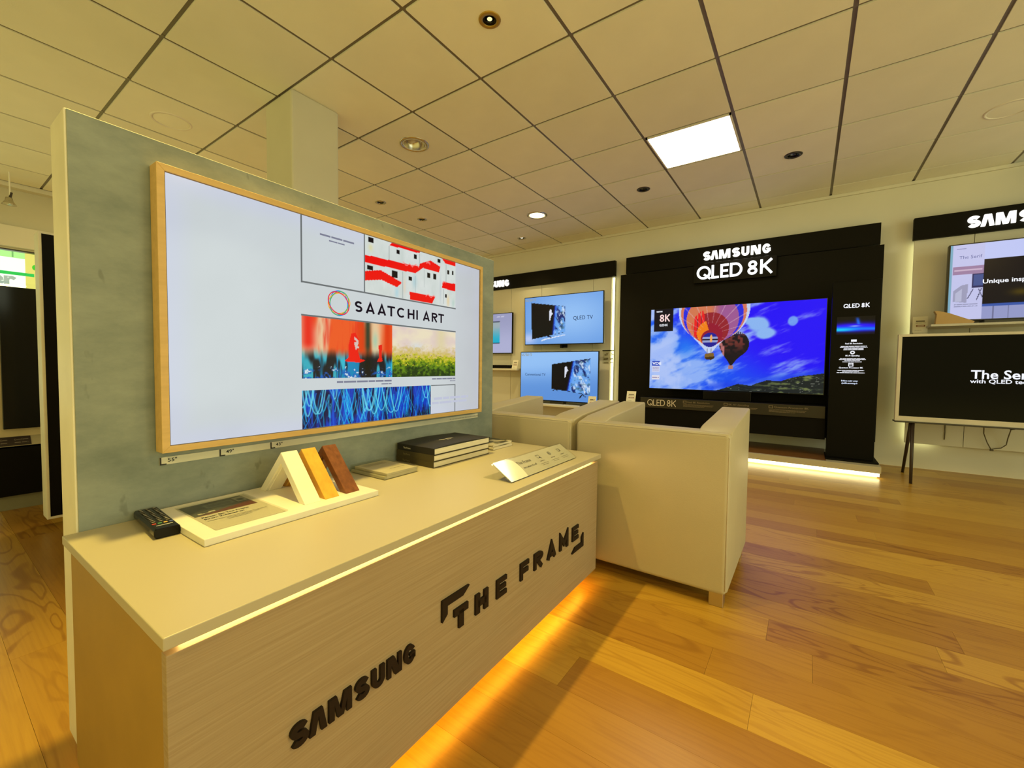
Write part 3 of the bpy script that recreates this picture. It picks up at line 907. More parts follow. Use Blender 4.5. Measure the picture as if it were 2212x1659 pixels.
def drips(u, v):
    n1 = vnoise(u * 9, v * 0.6 + 3, 21); n2 = fbm(u * 16, v * 1.2, 9); n3 = fbm(u * 30, v * 22, 13)
    c = fill(u, (238, 205, 160))
    c = mixc(c, (240, 92, 40), smooth(0.42, 0.62, n1))
    c = mixc(c, (232, 48, 30), smooth(0.5, 0.75, n2) * 0.8)
    c = mixc(c, (235, 40, 30), np.exp(-((u - .06) / .07) ** 2) * smooth(.35, .6, v))
    c = mixc(c, (226, 66, 20), np.exp(-((u - .61) / .035) ** 2) * smooth(.30, .55, v))
    c = mixc(c, (226, 60, 20), np.exp(-((u - .94) / .05) ** 2) * smooth(.30, .55, v))
    c = mixc(c, (40, 60, 45), np.exp(-((u - .69) / .035) ** 2) * smooth(.3, .6, v) * 0.95)
    c = mixc(c, (170, 205, 175), np.exp(-((u - .78) / .035) ** 2 - ((v - .68) / .16) ** 2) * 0.9)
    low = 1 - smooth(.30, .52, v + 0.10 * (n2 - 0.5))
    dk = fill(u, (22, 26, 36))
    dk = mixc(dk, (0, 150, 205), smooth(.50, .62, n2) * 0.9)
    dk = mixc(dk, (60, 200, 220), smooth(.56, .72, vnoise(u * 22, v * 2.0, 5)) * 0.85)
    dk = mixc(dk, (15, 90, 190), smooth(.5, .65, n3) * (1 - smooth(.05, .22, v)))
    dk = mixc(dk, (18, 20, 20), np.exp(-((u - .68) / .06) ** 2) * 0.95)
    dk = mixc(dk, (220, 235, 240), smooth(.70, .76, n3) * (v < .2))
    c = c * (1 - low[..., None]) + dk * low[..., None]
    e = inpoly(u, v, [(.50, .78), (.545, .80), (.585, .68), (.575, .46), (.60, .34), (.66, .31), (.60, .27), (.42, .29), (.47, .36), (.465, .55)])
    c[e] = (240, 22, 18)
    e = inpoly(u, v, [(.82, .60), (.87, .62), (.86, .40), (.875, .30), (.80, .29), (.83, .38)])
    c[e] = (236, 30, 20)
    e = inpoly(u, v, [(.53, .74), (.58, .66), (.585, .50), (.55, .47), (.535, .58)])
    c = mixc(c, (215, 215, 205), 0.9 * (e & (vnoise(u * 60, v * 26, 2) > .42)))
    return c
def meadow(u, v):
    n = fbm(u * 26, v * 22, 31, 5); s_ = fbm(u * 3, v * 3, 7)
    c = mixc(fill(u, (238, 226, 196)), (226, 206, 200), smooth(.4, .7, s_))
    c = mixc(c, (225, 214, 160), np.exp(-((u - .74) / .09) ** 2) * 0.7)
    c = mixc(c, (216, 222, 226), np.exp(-((u - .35) / .1) ** 2 - ((v - .62) / .09) ** 2) * 0.8)
    t = v + (n - .5) * 0.34
    c = mixc(c, (212, 190, 120), 1 - smooth(.46, .66, t))
    c = mixc(c, (190, 190, 30), 1 - smooth(.34, .50, t))
    c = mixc(c, (96, 134, 24), 1 - smooth(.22, .40, t))
    c = mixc(c, (30, 56, 18), 1 - smooth(.02, .26, t + (n - .5) * .3))
    c = mixc(c, (226, 214, 50), 0.85 * (vnoise(u * 80, v * 60, 4) > .80) * (v > .2) * (v < .5))
    c = mixc(c, (40, 46, 26), 0.7 * (vnoise(u * 90, v * 70, 8) > .84) * (v < .45))
    return c
def threads(u, v):
    c = mixc(fill(u, (8, 14, 60)), (10, 60, 190), smooth(.35, .6, fbm(u * 26, v * 1.6, 40)))
    c = mixc(c, (16, 46, 50), 0.6 * smooth(.55, .7, fbm(u * 5, v * 2, 6)))
    r = random.Random(3)
    for k in range(150):
        x = r.uniform(-.05, 1.05); sl = r.uniform(-.09, .09); wd = r.uniform(.0014, .0042)
        z0, z1 = r.uniform(-.3, .5), r.uniform(.6, 1.3)
        cx = x + sl * (v - .5) + 0.010 * np.sin(v * r.uniform(2, 6) + r.uniform(0, 6))
        f = np.exp(-((u - cx) / wd) ** 2) * (v > z0) * (v < z1)
        c = mixc(c, r.choice([(0, 130, 235), (0, 190, 245), (20, 90, 220), (0, 165, 225), (60, 210, 245)]), f * r.uniform(.55, .95))
    for k in range(15):
        x = r.uniform(0, 1); rr = r.uniform(.012, .035); b = r.uniform(.12, .75); k2 = r.uniform(.5, 1.4)
        y = b + ((u - x) / rr) ** 2 * 0.30 * k2
        dy = 0.30 * k2 * 2 * abs(u - x) / rr ** 2
        dist = abs(v - y) / np.sqrt(1 + (dy * 0.24) ** 2)
        c = mixc(c, (110, 225, 245), np.exp(-(dist / .016) ** 2) * .9)
    return c
picture('artwork', sx_, 0.8975, 1.352, 1.172, Z1 - 0.0005, 190, 78, houses, M['screen'], scr, 0.0012)
picture('artwork', sx_, 0.675, 1.013, 0.8815, 1.0685, 170, 94, drips, M['screen'], scr, 0.0012)
picture('artwork', sx_, 1.0132, 1.354, 0.8815, 1.0675, 150, 90, meadow, M['screen'], scr, 0.0012)
picture('artwork', sx_, 0.675, 1.208, Z0 + 0.0005, 0.8455, 300, 66, threads, M['screen'], scr, 0.0012)
line_m = glow('screen_line_grey', srgb(104, 108, 108), 1.0)
mbl = MB()
for a, b, c_, d in ((.674, .679, 1.166, Z1), (.674, 1.354, 1.1665, 1.1715), (.8925, .8972, 1.17, Z1), (.674, 1.355, 1.0685, 1.0735), (1.2095, 1.355, .8425, .8465), (1.350, 1.355, Z0, .8465)):
    mbl.flat([(a, c_), (b, c_), (b, d), (a, d)], sx_, 0.0015)
obj('layout_lines', mbl, line_m, scr, fix=False)
ink_m = glow('screen_ink', srgb(28, 20, 28), 1.0)
LOGO = [('S', 0, .66), ('A', .94, .86), ('A', 2.03, .86), ('T', 3.00, .78), ('C', 3.98, .92), ('H', 5.13, .76), ('I', 6.08, .22), ('A', 6.86, .86), ('R', 7.95, .72), ('T', 8.78, .76)]
Hh = 0.0365
for spec in LOGO:
    obj('logo_letter', word(MB(), [spec], Hh, 0.185, lambda a, b, d: sx_(0.857 + a * 0.425 / (9.54 * Hh), 1.1005 + b, d), 0.0018, 0.0018), ink_m, scr, fix=False)
for k, (ang, col, dx) in enumerate(((90, (40, 130, 220), 0), (18, (235, 165, 40), .001), (135, (110, 60, 170), -.001), (60, (80, 170, 90), .001), (-35, (225, 60, 50), -.001))):
    ca, sa = math.cos(math.radians(ang)), math.sin(math.radians(ang))
    el = [(0.7985 + dx + .0395 * math.cos(t) * ca - .0315 * math.sin(t) * sa, 1.1205 + .0395 * math.cos(t) * sa + .0315 * math.sin(t) * ca) for t in [i * 2 * PI / 40 for i in range(40)]]
    obj('logo_ring', MB().ribbon(el, 0.0030, sx_, 0.0020 + k * 0.0002, 0.0020 + k * 0.0002, True), glow('screen_ring_%s' % 'abcde'[k], srgb(*col), 1.0), scr, fix=False)
mbd = MB()
dashes(mbd, sx_, .790, 1.010, .8655, .0060, .0016, 1); dashes(mbd, sx_, .965, 1.010, .8560, .0035, .0016, 2)
dashes(mbd, sx_, 1.215, 1.354, .8685, .0052, .0016, 3); dashes(mbd, sx_, 1.32, 1.354, .8600, .003, .0016, 4)
dashes(mbd, sx_, .735, .855, 1.3200, .0055, .0016, 5); dashes(mbd, sx_, .765, .82, 1.3080, .004, .0016, 6)
mark(obj('caption_text', mbd, glow('screen_caption', srgb(120, 122, 140), 1.0), scr, fix=False), kind='stuff')
mbd = MB()
dashes(mbd, sx_, 1.225, 1.44, .785, .010, .0019, 7); dashes(mbd, sx_, 1.215, 1.43, .768, .009, .0019, 8)
obj('faint_text', mbd, glow('screen_faint', srgb(182, 186, 205), 1.0), scr, fix=False)

# size guide under the TV
sg = thing('size_guide', 'narrow pale strip with inch sizes under the framed TV', 'label strip', (PX, 0.95, 0.69), bench=True)
pxf = on_x(PX)
obj('strip', MB().prism([(.343, .677), (1.558, .681), (1.558, .6995), (.343, .6955)], pxf, 0.0003, 0.003), M['strip'], sg)
for y, s_ in ((.343, '55"'), (.470, '49"'), (.6005, '43"')):
    z = .677 + (y - .343) * .0033
    obj('corner_mark', MB().flat([(y, z), (y + .0135, z), (y + .0135, z + .0028), (y + .0035, z + .0028), (y + .0035, z + .0185), (y, z + .0185)], pxf, 0.0036), M['ink'], sg, fix=False)
    text('size_text', s_, .0088, lambda a, b, d: pxf(y + .0155 + a, z + .0062 + b, d), M['ink'], sg, 0.0036, bold=0.012, sx=1.15)
text('note_text', 'In verschiedenen Grössen erhältlich', .0062, lambda a, b, d: pxf(1.362 + a, .6868 + b, d), M['grey_ink'], sg, 0.0036, sx=1.62)

# ================================================================== THINGS ON THE BENCH
BZ = 0.5592
def turned(name, label, cat, base, ang, group=None):
    t = thing(name, label, cat, base, group, bench=True)
    t.rotation_euler = (0, 0, YAW + ang)
    return t
rc = turned('remote_control', 'black TV remote control lying on the bench against the concrete partition', 'remote', (-1.176, 0.309, BZ), -0.065)
x, y = -1.176, 0.309
obj('body', MB().prism([(-.0225, .006), (-.019, .0), (.019, .0), (.0225, .006), (.0225, .017), (.0195, .0215), (-.0195, .0215), (-.0225, .017)],
    lambda a, b, d: (x + d, y + a, BZ + b), -0.088, 0.088), M['black_gloss'], rc, bevel=0.002)
keyb = mesh_of('key', MB().box(-.0030, .0030, -.0042, .0042, 0, .0012), bevel=.0006, seg=1); keyb.materials.append(mat('key_rubber', (0.035, 0.033, 0.030, 1), 0.5))
keym = mesh_of('key_mark', MB().box(-.0012, .0012, -.0022, .0022, 0, .0002), fix=False); keym.materials.append(mat('key_print', (0.55, 0.52, 0.42, 1), 0.5))
for r_ in range(10):
    for c_ in range(3):
        k = piece('key', keyb, rc, (-.076 + r_ * .0125, -.0125 + c_ * .0125, .0214))
        piece('key_mark', keym, k, (0, 0, .00122))
for c_, col in enumerate(((.55, .05, .03), (.06, .28, .10), (.62, .40, .06), (.08, .12, .40))):
    me = mesh_of('colour_key', MB().box(-.0026, .0026, -.0034, .0034, 0, .0012), bevel=.0005, seg=1)
    me.materials.append(mat('key_colour_%s' % 'abcd'[c_], col + (1,), 0.45))
    piece('colour_key', me, rc, (.0515, -.0145 + c_ * .0097, .0214))
obj('label_line', MB().box(x + .066, x + .068, y - .014, y + .014, BZ + .0215, BZ + .0218), M['white_plastic'], rc, fix=False)

sb = thing('sample_board', 'white tray board with a printed card under clear plastic, beneath the frame samples', 'tray', (-1.11, 0.535, BZ), bench=True)
obj('board', MB().box(-1.256, -0.968, 0.326, 0.746, BZ, 0.5742), M['white_plastic'], sb, bevel=0.0012)
cf = plane((-1.003, 0.360, 0.5744), (0, 1, 0), (-1, 0, 0), (0, 0, 1))
def cardpic(u, v):
    c = fill(u, (205, 200, 186))
    m_ = (v > .53) & (v < .985) & (u > .015) & (u < .93)
    c[m_] = (86, 88, 84)
    c = mixc(c, (70, 66, 62), m_ * smooth(.4, .7, fbm(u * 5, v * 7, 3)))
    c[m_ & (v < .53 + .20 * u) ] = (98, 48, 36)
    c[m_ & (u > .10) & (u < .34) & (abs(v - .60 - .10 * u) < .018)] = (205, 200, 186)
    c[m_ & (u > .15) & (u < .25) & (abs(v - .635) < .02)] = (60, 60, 58)
    c[m_ & (u > .30) & (u < .72) & (v > .76) & (v < .90)] = (112, 114, 106)
    c[m_ & (u > .34) & (u < .68) & (v > .78) & (v < .88)] = (92, 94, 90)
    c[m_ & (u > .76) & (u < .91) & (v > .76) & (v < .94)] = (150, 150, 140)
    c[m_ & (u > .79) & (u < .89) & (v > .79) & (v < .88)] = (52, 54, 54)
    return c
picture('info_card', cf, 0, .148, 0, .221, 74, 110, cardpic, M['print'], sb, 0.0003)
text('card_text', 'Passen Sie The Frame', .0085, lambda a, b, d: cf(.010 + a, .098 + b, d), M['ink'], sb, 0.0007, bold=.02, sx=.92)
text('card_text', 'Ihrem Zuhause an', .0085, lambda a, b, d: cf(.010 + a, .083 + b, d), M['ink'], sb, 0.0007, bold=.02, sx=.92)
mbd = MB()
for k in range(3): dashes(mbd, cf, .045 if k else .010, .135 - .02 * k, .068 - k * .008, .0025, .0007, 20 + k)
obj('card_lines', mbd, M['grey_ink'], sb, fix=False)
obj('clear_cover', MB().box(-1.226, -1.001, 0.358, 0.510, 0.5756, 0.5772), M['acrylic'], sb, fix=False)

def sample(name_m, y0, y1, label):
    t = thing('frame_corner_sample', label, 'frame sample', (-1.122, (y0 + y1) / 2, 0.5743), group='frame corner samples on the white board', bench=True)
    z = 0.5743
    obj('front_limb', MB().prism([(-1.008, z), (-1.122, .6925), (-1.122, .664), (-1.037, z)], lambda a, b, d: (a, d, b), y0, y1), M[name_m], t, bevel=0.0008, seg=1)
    obj('rear_limb', MB().prism([(-1.236, z), (-1.207, z), (-1.122, .664), (-1.122, .6925)], lambda a, b, d: (a, d, b), y0, y1), M[name_m], t, bevel=0.0008, seg=1)
    obj('rebate', MB().prism([(-1.207, z), (-1.202, z), (-1.122, .6585), (-1.122, .664)], lambda a, b, d: (a, d, b), y0 + .008, y1 - .002), M[name_m], t)
sample('sample_white', .556, .599, 'white picture-frame corner standing like a tent on the board')
sample('sample_oak', .611, .651, 'yellow oak picture-frame corner between the white and the walnut one')
sample('sample_walnut', .672, .714, 'dark walnut picture-frame corner beside the yellow oak one')

cc = thing('clear_case', 'flat clear plastic case with a paper inlay lying before the books', 'case', (-1.166, 0.928, BZ), bench=True)
obj('lower_shell', MB().box(-1.255, -1.078, .856, 1.000, BZ, .5705), M['acrylic'], cc, bevel=.001, seg=1)
obj('lid', MB().box(-1.255, -1.078, .856, 1.000, .5712, .5842), M['acrylic'], cc, bevel=.001, seg=1)
obj('hinge_bar', MB().box(-1.252, -1.081, .8585, .868, .5605, .5690), mat('case_grey', (0.40, 0.38, 0.28, 1), 0.3), cc)
obj('inlay', MB().box(-1.250, -1.083, .8700, .996, .5605, .5775), mat('inlay_paper', (0.50, 0.46, 0.34, 1), 0.6), cc)
mbd = MB()
pf = plane((-1.083, .87, .5778), (0, 1, 0), (-1, 0, 0), (0, 0, 1))
dashes(mbd, pf, .050, .115, .045, .004, .0002, 31)
for k in range(3): dashes(mbd, pf, .012, .10, .145 - k * .010, .0025, .0002, 32 + k)
obj('inlay_print', mbd, M['grey_ink'], cc, fix=False)

def book(z0, z1, m, label, dx=0.0, title=None, ttl_m=None, arch=0.0):
    bx0, bx1, by0, by1 = -1.262 + dx, -1.068 + dx, 1.062, 1.386
    t = thing('book', label, 'book', ((bx0 + bx1) / 2, (by0 + by1) / 2, z0), group='stack of three books on the bench', bench=True)
    th = 0.0022
    mb = MB().box(bx0, bx1, by0, by1, z0, z0 + th)
    if arch:
        n = 10
        ys = [by0 + (by1 - by0) * i / n for i in range(n + 1)]
        zs = [z1 + arch * math.sin(PI * min(1, i / n * 1.15)) for i in range(n + 1)]
        v = [(xx, yy, zz + dz) for dz in (-th, 0) for yy, zz in zip(ys, zs) for xx in (bx0, bx1)]
        k = 2 * (n + 1)
        f = []
        for i in range(n):
            a = 2 * i
            f += [(a, a + 1, a + 3, a + 2), (k + a, k + a + 2, k + a + 3, k + a + 1), (a, a + 2, k + a + 2, k + a), (a + 1, k + a + 1, k + a + 3, a + 3)]
        f += [(0, k, k + 1, 1), (2 * n, 2 * n + 1, k + 2 * n + 1, k + 2 * n)]
        mb.add(v, f)
    else:
        mb.box(bx0, bx1, by0, by1, z1 - th, z1)
    mb.box(bx0, bx1, by0, by0 + th, z0 + th, z1 - th)
    obj('cover', mb, m, t)
    obj('pages', MB().box(bx0 + .003, bx1 - .0025, by0 + th, by1 - .003, z0 + th, z1 - th), M['paper'], t)
    if title:
        text('spine_text', title, .0062, lambda a, b, d: (bx0 + .034 + a, by0 - d, z0 + .008 + b), ttl_m, t, .0006, bold=.012)
    return t, (bx0, bx1, by0, by1)
white_print = mat('white_print', (0.75, 0.72, 0.6, 1), 0.6)
olive_print = mat('olive_print', (0.22, 0.19, 0.09, 1), 0.6)
book(BZ, .5823, M['bookcloth_olive'], 'bottom book of the stack of three, dark olive cloth', 0.0, 'The Frame', olive_print)
book(.5826, .6058, M['bookcloth_olive'], 'middle book of the stack of three, dark olive cloth', 0.002, 'The Frame', olive_print)
t, bb = book(.6061, .6300, M['bookcloth_black'], 'black book with white spine title on top of the stack', 0.004, 'The Frame', white_print, arch=.005)
pf = plane((bb[0], bb[2], .6355), (0, 1, 0), (-1, 0, 0), (0, 0, 1))
mbd = MB(); dashes(mbd, pf, .12, .20, -.105, .0055, .0, 40); dashes(mbd, pf, .15, .175, -.117, .003, .0, 41)
obj('cover_print', mbd, white_print, t, fix=False)

def booklet(z0, z1, label, dx, dy, pat):
    t = thing('booklet', label, 'booklet', (-1.172, 1.523, z0), group='two booklets at the end of the bench', bench=True)
    mb = MB()
    zc = (z0 + z1) / 2; hh = (z1 - z0) / 2
    X0, X1, Yb, Ye = -1.250 + dx, -1.093 + dx, 1.449 + dy, 1.597 + dy
    obj('pages', MB().box(X0 + .001, X1 - .0008, Yb + .004, Ye - .001, z0 + .0008, z1 - .0008), M['paper'], t)
    prof = [(Yb + .004 - hh * .9 * math.sin(a), zc + hh * math.cos(a)) for a in [i * PI / 6 for i in range(7)]]
    cov = MB()
    outer = [(Ye, z1)] + prof + [(Ye, z0)]
    v = [(xx, yy, zz) for xx in (X0, X1) for yy, zz in outer]
    n = len(outer)
    cov.add(v, [(i, i + 1, n + i + 1, n + i) for i in range(n - 1)])
    obj('cover', cov, mat('booklet_cover', (0.48, 0.44, 0.32, 1), 0.45), t, fix=False)
    pf = plane((X0, Yb + .004, z1), (0, 1, 0), (1, 0, 0), (0, 0, 1))
    def fn(u, v):
        c = fill(u, (176, 170, 148))
        s_ = fbm(u * 3.2 + pat, v * 3.2, 3 + pat)
        c = mixc(c, (60, 62, 50), smooth(.50, .54, s_))
        return mixc(c, (214, 208, 186), (s_ < .38) * 1.0)
    picture('cover_print', pf, .0, Ye - Yb - .004, 0, X1 - X0, 40, 40, fn, M['print'], t, 0.0004)
booklet(BZ, .5715, 'lower booklet with pale pages next to the book stack', 0.0, 0.0, 0)
booklet(.5718, .5815, 'upper booklet with grey patterned cover next to the book stack', -.006, .006, 2)

sh = thing('acrylic_sign', 'sloped clear sign holder with a white text card at the bench edge', 'sign', (-.79, 1.30, BZ), bench=True)
ayv = Vector((-.074, 0, .0465)).normalized(); anv = Vector((.0465, 0, .074)).normalized()
pf = plane((-.738, 1.071, BZ + .0025), (0, 1, 0), ayv, anv)
obj('base_plate', MB().box(-.850, -.737, 1.071, 1.531, BZ, BZ + .002), M['acrylic'], sh, fix=False)
obj('card', MB().prism([(0, 0), (.460, 0), (.460, .0875), (0, .0875)], pf, 0.0, 0.0008), mat('sign_card', (0.56, 0.54, 0.46, 1), 0.4), sh)
obj('clear_front', MB().prism([(0, -.001), (.463, -.001), (.463, .0905), (0, .0905)], pf, 0.0024, 0.0040), M['acrylic'], sh, fix=False)
obj('clear_back', MB().prism([(-.004, -.001), (.463, -.001), (.463, .0905), (-.004, .0905)], pf, -0.0022, -0.0008), M['acrylic'], sh, fix=False)
obj('highlight_patch', MB().flat([(0.001, .0), (.098, .0)] + [(.098 + .008 * math.sin(PI * k / 8), .0865 * k / 8) for k in range(1, 8)] + [(.088, .0868), (.001, .0868)], pf, .0010), mat('painted_highlight', (0.92, 0.90, 0.80, 1), 0.3), sh, fix=False)  # lamp highlight on the sign, painted as a pale cream patch
text('sign_text', 'The Frame', .0140, lambda a, b, d: pf(.104 + a, .052 + b, d), M['ink'], sh, .0012, sx=.98)
text('sign_text', "Art when it's off", .0090, lambda a, b, d: pf(.116 + a, .030 + b, d), M['ink'], sh, .0012, bold=.005)
mbd = MB(); mbi = MB()
for k, a0 in enumerate((.232, .312, .388)):
    dashes(mbd, pf, a0, a0 + .030, .036, .0036, .0012, 50 + k)
    dashes(mbd, pf, a0 - .012, a0 + .042, .025, .0018, .0012, 60 + k); dashes(mbd, pf, a0 - .006, a0 + .036, .018, .0018, .0012, 70 + k)
    c0 = (a0 + .015, .060)
    if k == 0:
        mbi.ribbon([(c0[0] - .011, c0[1] + .008), (c0[0] + .008, c0[1] + .008), (c0[0] + .008, c0[1] - .006), (c0[0] - .009, c0[1] - .006)], .0016, pf, .0012, .0012, True)
        mbi.ribbon([(c0[0] + .002, c0[1] - .002), (c0[0] + .012, c0[1] - .011)], .003, pf, .0013, .0013)
    elif k == 1:
        mbi.ribbon(arc(c0[0], c0[1], .009, .008, 0, 350), .0015, pf, .0012, .0012, True)
        mbi.ribbon([(c0[0] - .004, c0[1] - .005), (c0[0] - .004, c0[1] + .005)], .002, pf, .0013, .0013); mbi.ribbon([(c0[0] + .002, c0[1] - .005), (c0[0] + .002, c0[1] + .005)], .002, pf, .0013, .0013)
    else:
        mbi.ribbon([(c0[0] - .009, c0[1] - .007), (c0[0] + .009, c0[1] - .007), (c0[0] + .009, c0[1] + .007), (c0[0] - .009, c0[1] + .007)], .0015, pf, .0012, .0012, True)
        mbi.ribbon(arc(c0[0] + .003, c0[1] - .001, .004, .004, 0, 340), .0012, pf, .0013, .0013, True)
obj('icon', mbi, M['ink'], sh, fix=False)
obj('small_print', mbd, M['grey_ink'], sh, fix=False)

# ================================================================== ARMCHAIRS
def armchair(label, x0, y0, W=0.642, D=0.62):
    t = thing('armchair', label, 'armchair', (x0 + W / 2, y0 + D / 2, 0), group='cream cube armchairs behind the bench')
    z0 = 0.054
    def arm(xa, xb):
        pl = [(y0 + .030, z0 + .002), (y0 + D, z0 + .002), (y0 + D, .728), (y0 + D - .012, .734), (y0 + .12, .694), (y0 + .030, .676)]
        return MB().prism(pl, lambda a, b, d: (d, a, b), xa, xb)
    obj('arm', arm(x0, x0 + .125), M['leather'], t, bevel=.026, seg=4, smooth=True)
    obj('arm', arm(x0 + W - .125, x0 + W), M['leather'], t, bevel=.026, seg=4, smooth=True)
    obj('backrest', MB().box(x0 + .001, x0 + W - .001, y0, y0 + .12, z0, .679), M['leather'], t, bevel=.018, seg=4, smooth=True)
    obj('seat_base', MB().box(x0 + .10, x0 + W - .10, y0 + .08, y0 + D - .01, z0 + .01, .27), M['leather'], t, bevel=.012, seg=3, smooth=True)
    obj('seat_cushion', MB().box(x0 + .122, x0 + W - .122, y0 + .118, y0 + D + .005, .268, .40), M['leather'], t, bevel=.03, seg=4, smooth=True)
    e = .006
    sm = MB().tube([(x0 + e, y0 + e, z0 + .02), (x0 + e, y0 + e, .664), (x0 + .022, y0 + e * .6, .6725), (x0 + W - .022, y0 + e * .6, .6725), (x0 + W - e, y0 + e, .664), (x0 + W - e, y0 + e, z0 + .02)], .0024, 6)
    obj('seam', sm, M['seam'], t, smooth=True)
    for lx in (x0 + .012, x0 + W - .064):
        for ly in (y0 + .018, y0 + D - .075):
            obj('leg', MB().box(lx, lx + .052, ly, ly + .052, 0.0, z0 + .006), M['chrome'], t, bevel=.0015, seg=1)
    return t
armchair('cream leather cube armchair beside the bench end, back turned, standing clear', -0.868, 1.765)
armchair('cream leather cube armchair half hidden behind the bench and the partition', -1.535, 1.765)

# ================================================================== BACK WALL: BIG BLACK TV DISPLAY
FR = lambda y: on_y(y)
pf_ = thing('display_platform', 'low white platform with a glowing strip along its foot, under the black display', 'platform', (-0.75, 5.1, 0))
obj('deck', MB().box(-2.05, .546, 4.75, YW - .023, .044, .101), M['worktop'], pf_, bevel=.002)
obj('wood_top', MB().box(-2.04, .167, 4.79, YW - .024, .1012, .1035), M['platform_wood'], pf_, fix=False)
obj('recess', MB().box(-2.03, .525, 4.80, YW - .03, 0.0, .0439), M['panel_edge'], pf_)
obj('light_strip', MB().box(-2.04, .538, 4.768, 4.778, .014, .0435), M['led_floor'], pf_, fix=False)

bd = thing('black_display_board', 'tall matt black board behind the balloon TV', 'display board', (-0.735, 5.4, .235))
obj('board', MB().box(-2.03, .56, 5.35, 5.38, .235, 2.127), M['black'], bd, bevel=.002)
obj('mount', MB().box(-1.93, .46, 5.38, YW - .001, .42, 2.05), M['black_matte'], bd)

def header(name, label, x0, x1, z0, z1, yf, xw, zw, Hw, gm, skip_n=0):
    t = thing(name, label, 'sign', ((x0 + x1) / 2, yf, z0))
    obj('board', MB().box(x0, x1, yf, yf + .055, z0, z1), M['black'], t, bevel=.003)
    obj('mount', MB().box(x0 + .08, x1 - .08, yf + .055, YW - .001, z0 + .04, z1 - .04), M['black_matte'], t)
    f = on_y(yf)
    for i in range(skip_n, 7):
        g = lambda a, b, d: f(xw + a, zw + b, d)
        obj('letter', brand_letter(i, Hw, g, .0, .016), gm, t)
    return t
header('header_sign', 'long black header sign with glowing white letters over the balloon TV display', -1.98, .535, 2.144, 2.352, 5.40, -1.047, 2.192, .0998, M['sign_white'])
ns = thing('name_sign', 'black plate with the large thin glowing letters between header and balloon TV', 'sign', (-.714, 5.30, 1.92))
obj('plate', MB().box(-1.126, -.303, 5.300, 5.3495, 1.918, 2.140), M['black_gloss'], ns, bevel=.003)
f = on_y(5.30)
for ch, x, W in QLED:
    obj('letter', stroke_letter(MB(), ch, -1.092 + x * .150, W, .150, .155, lambda a, b, d: f(a, 1.955 + b, d), .0, .014), M['sign_cool'], ns)

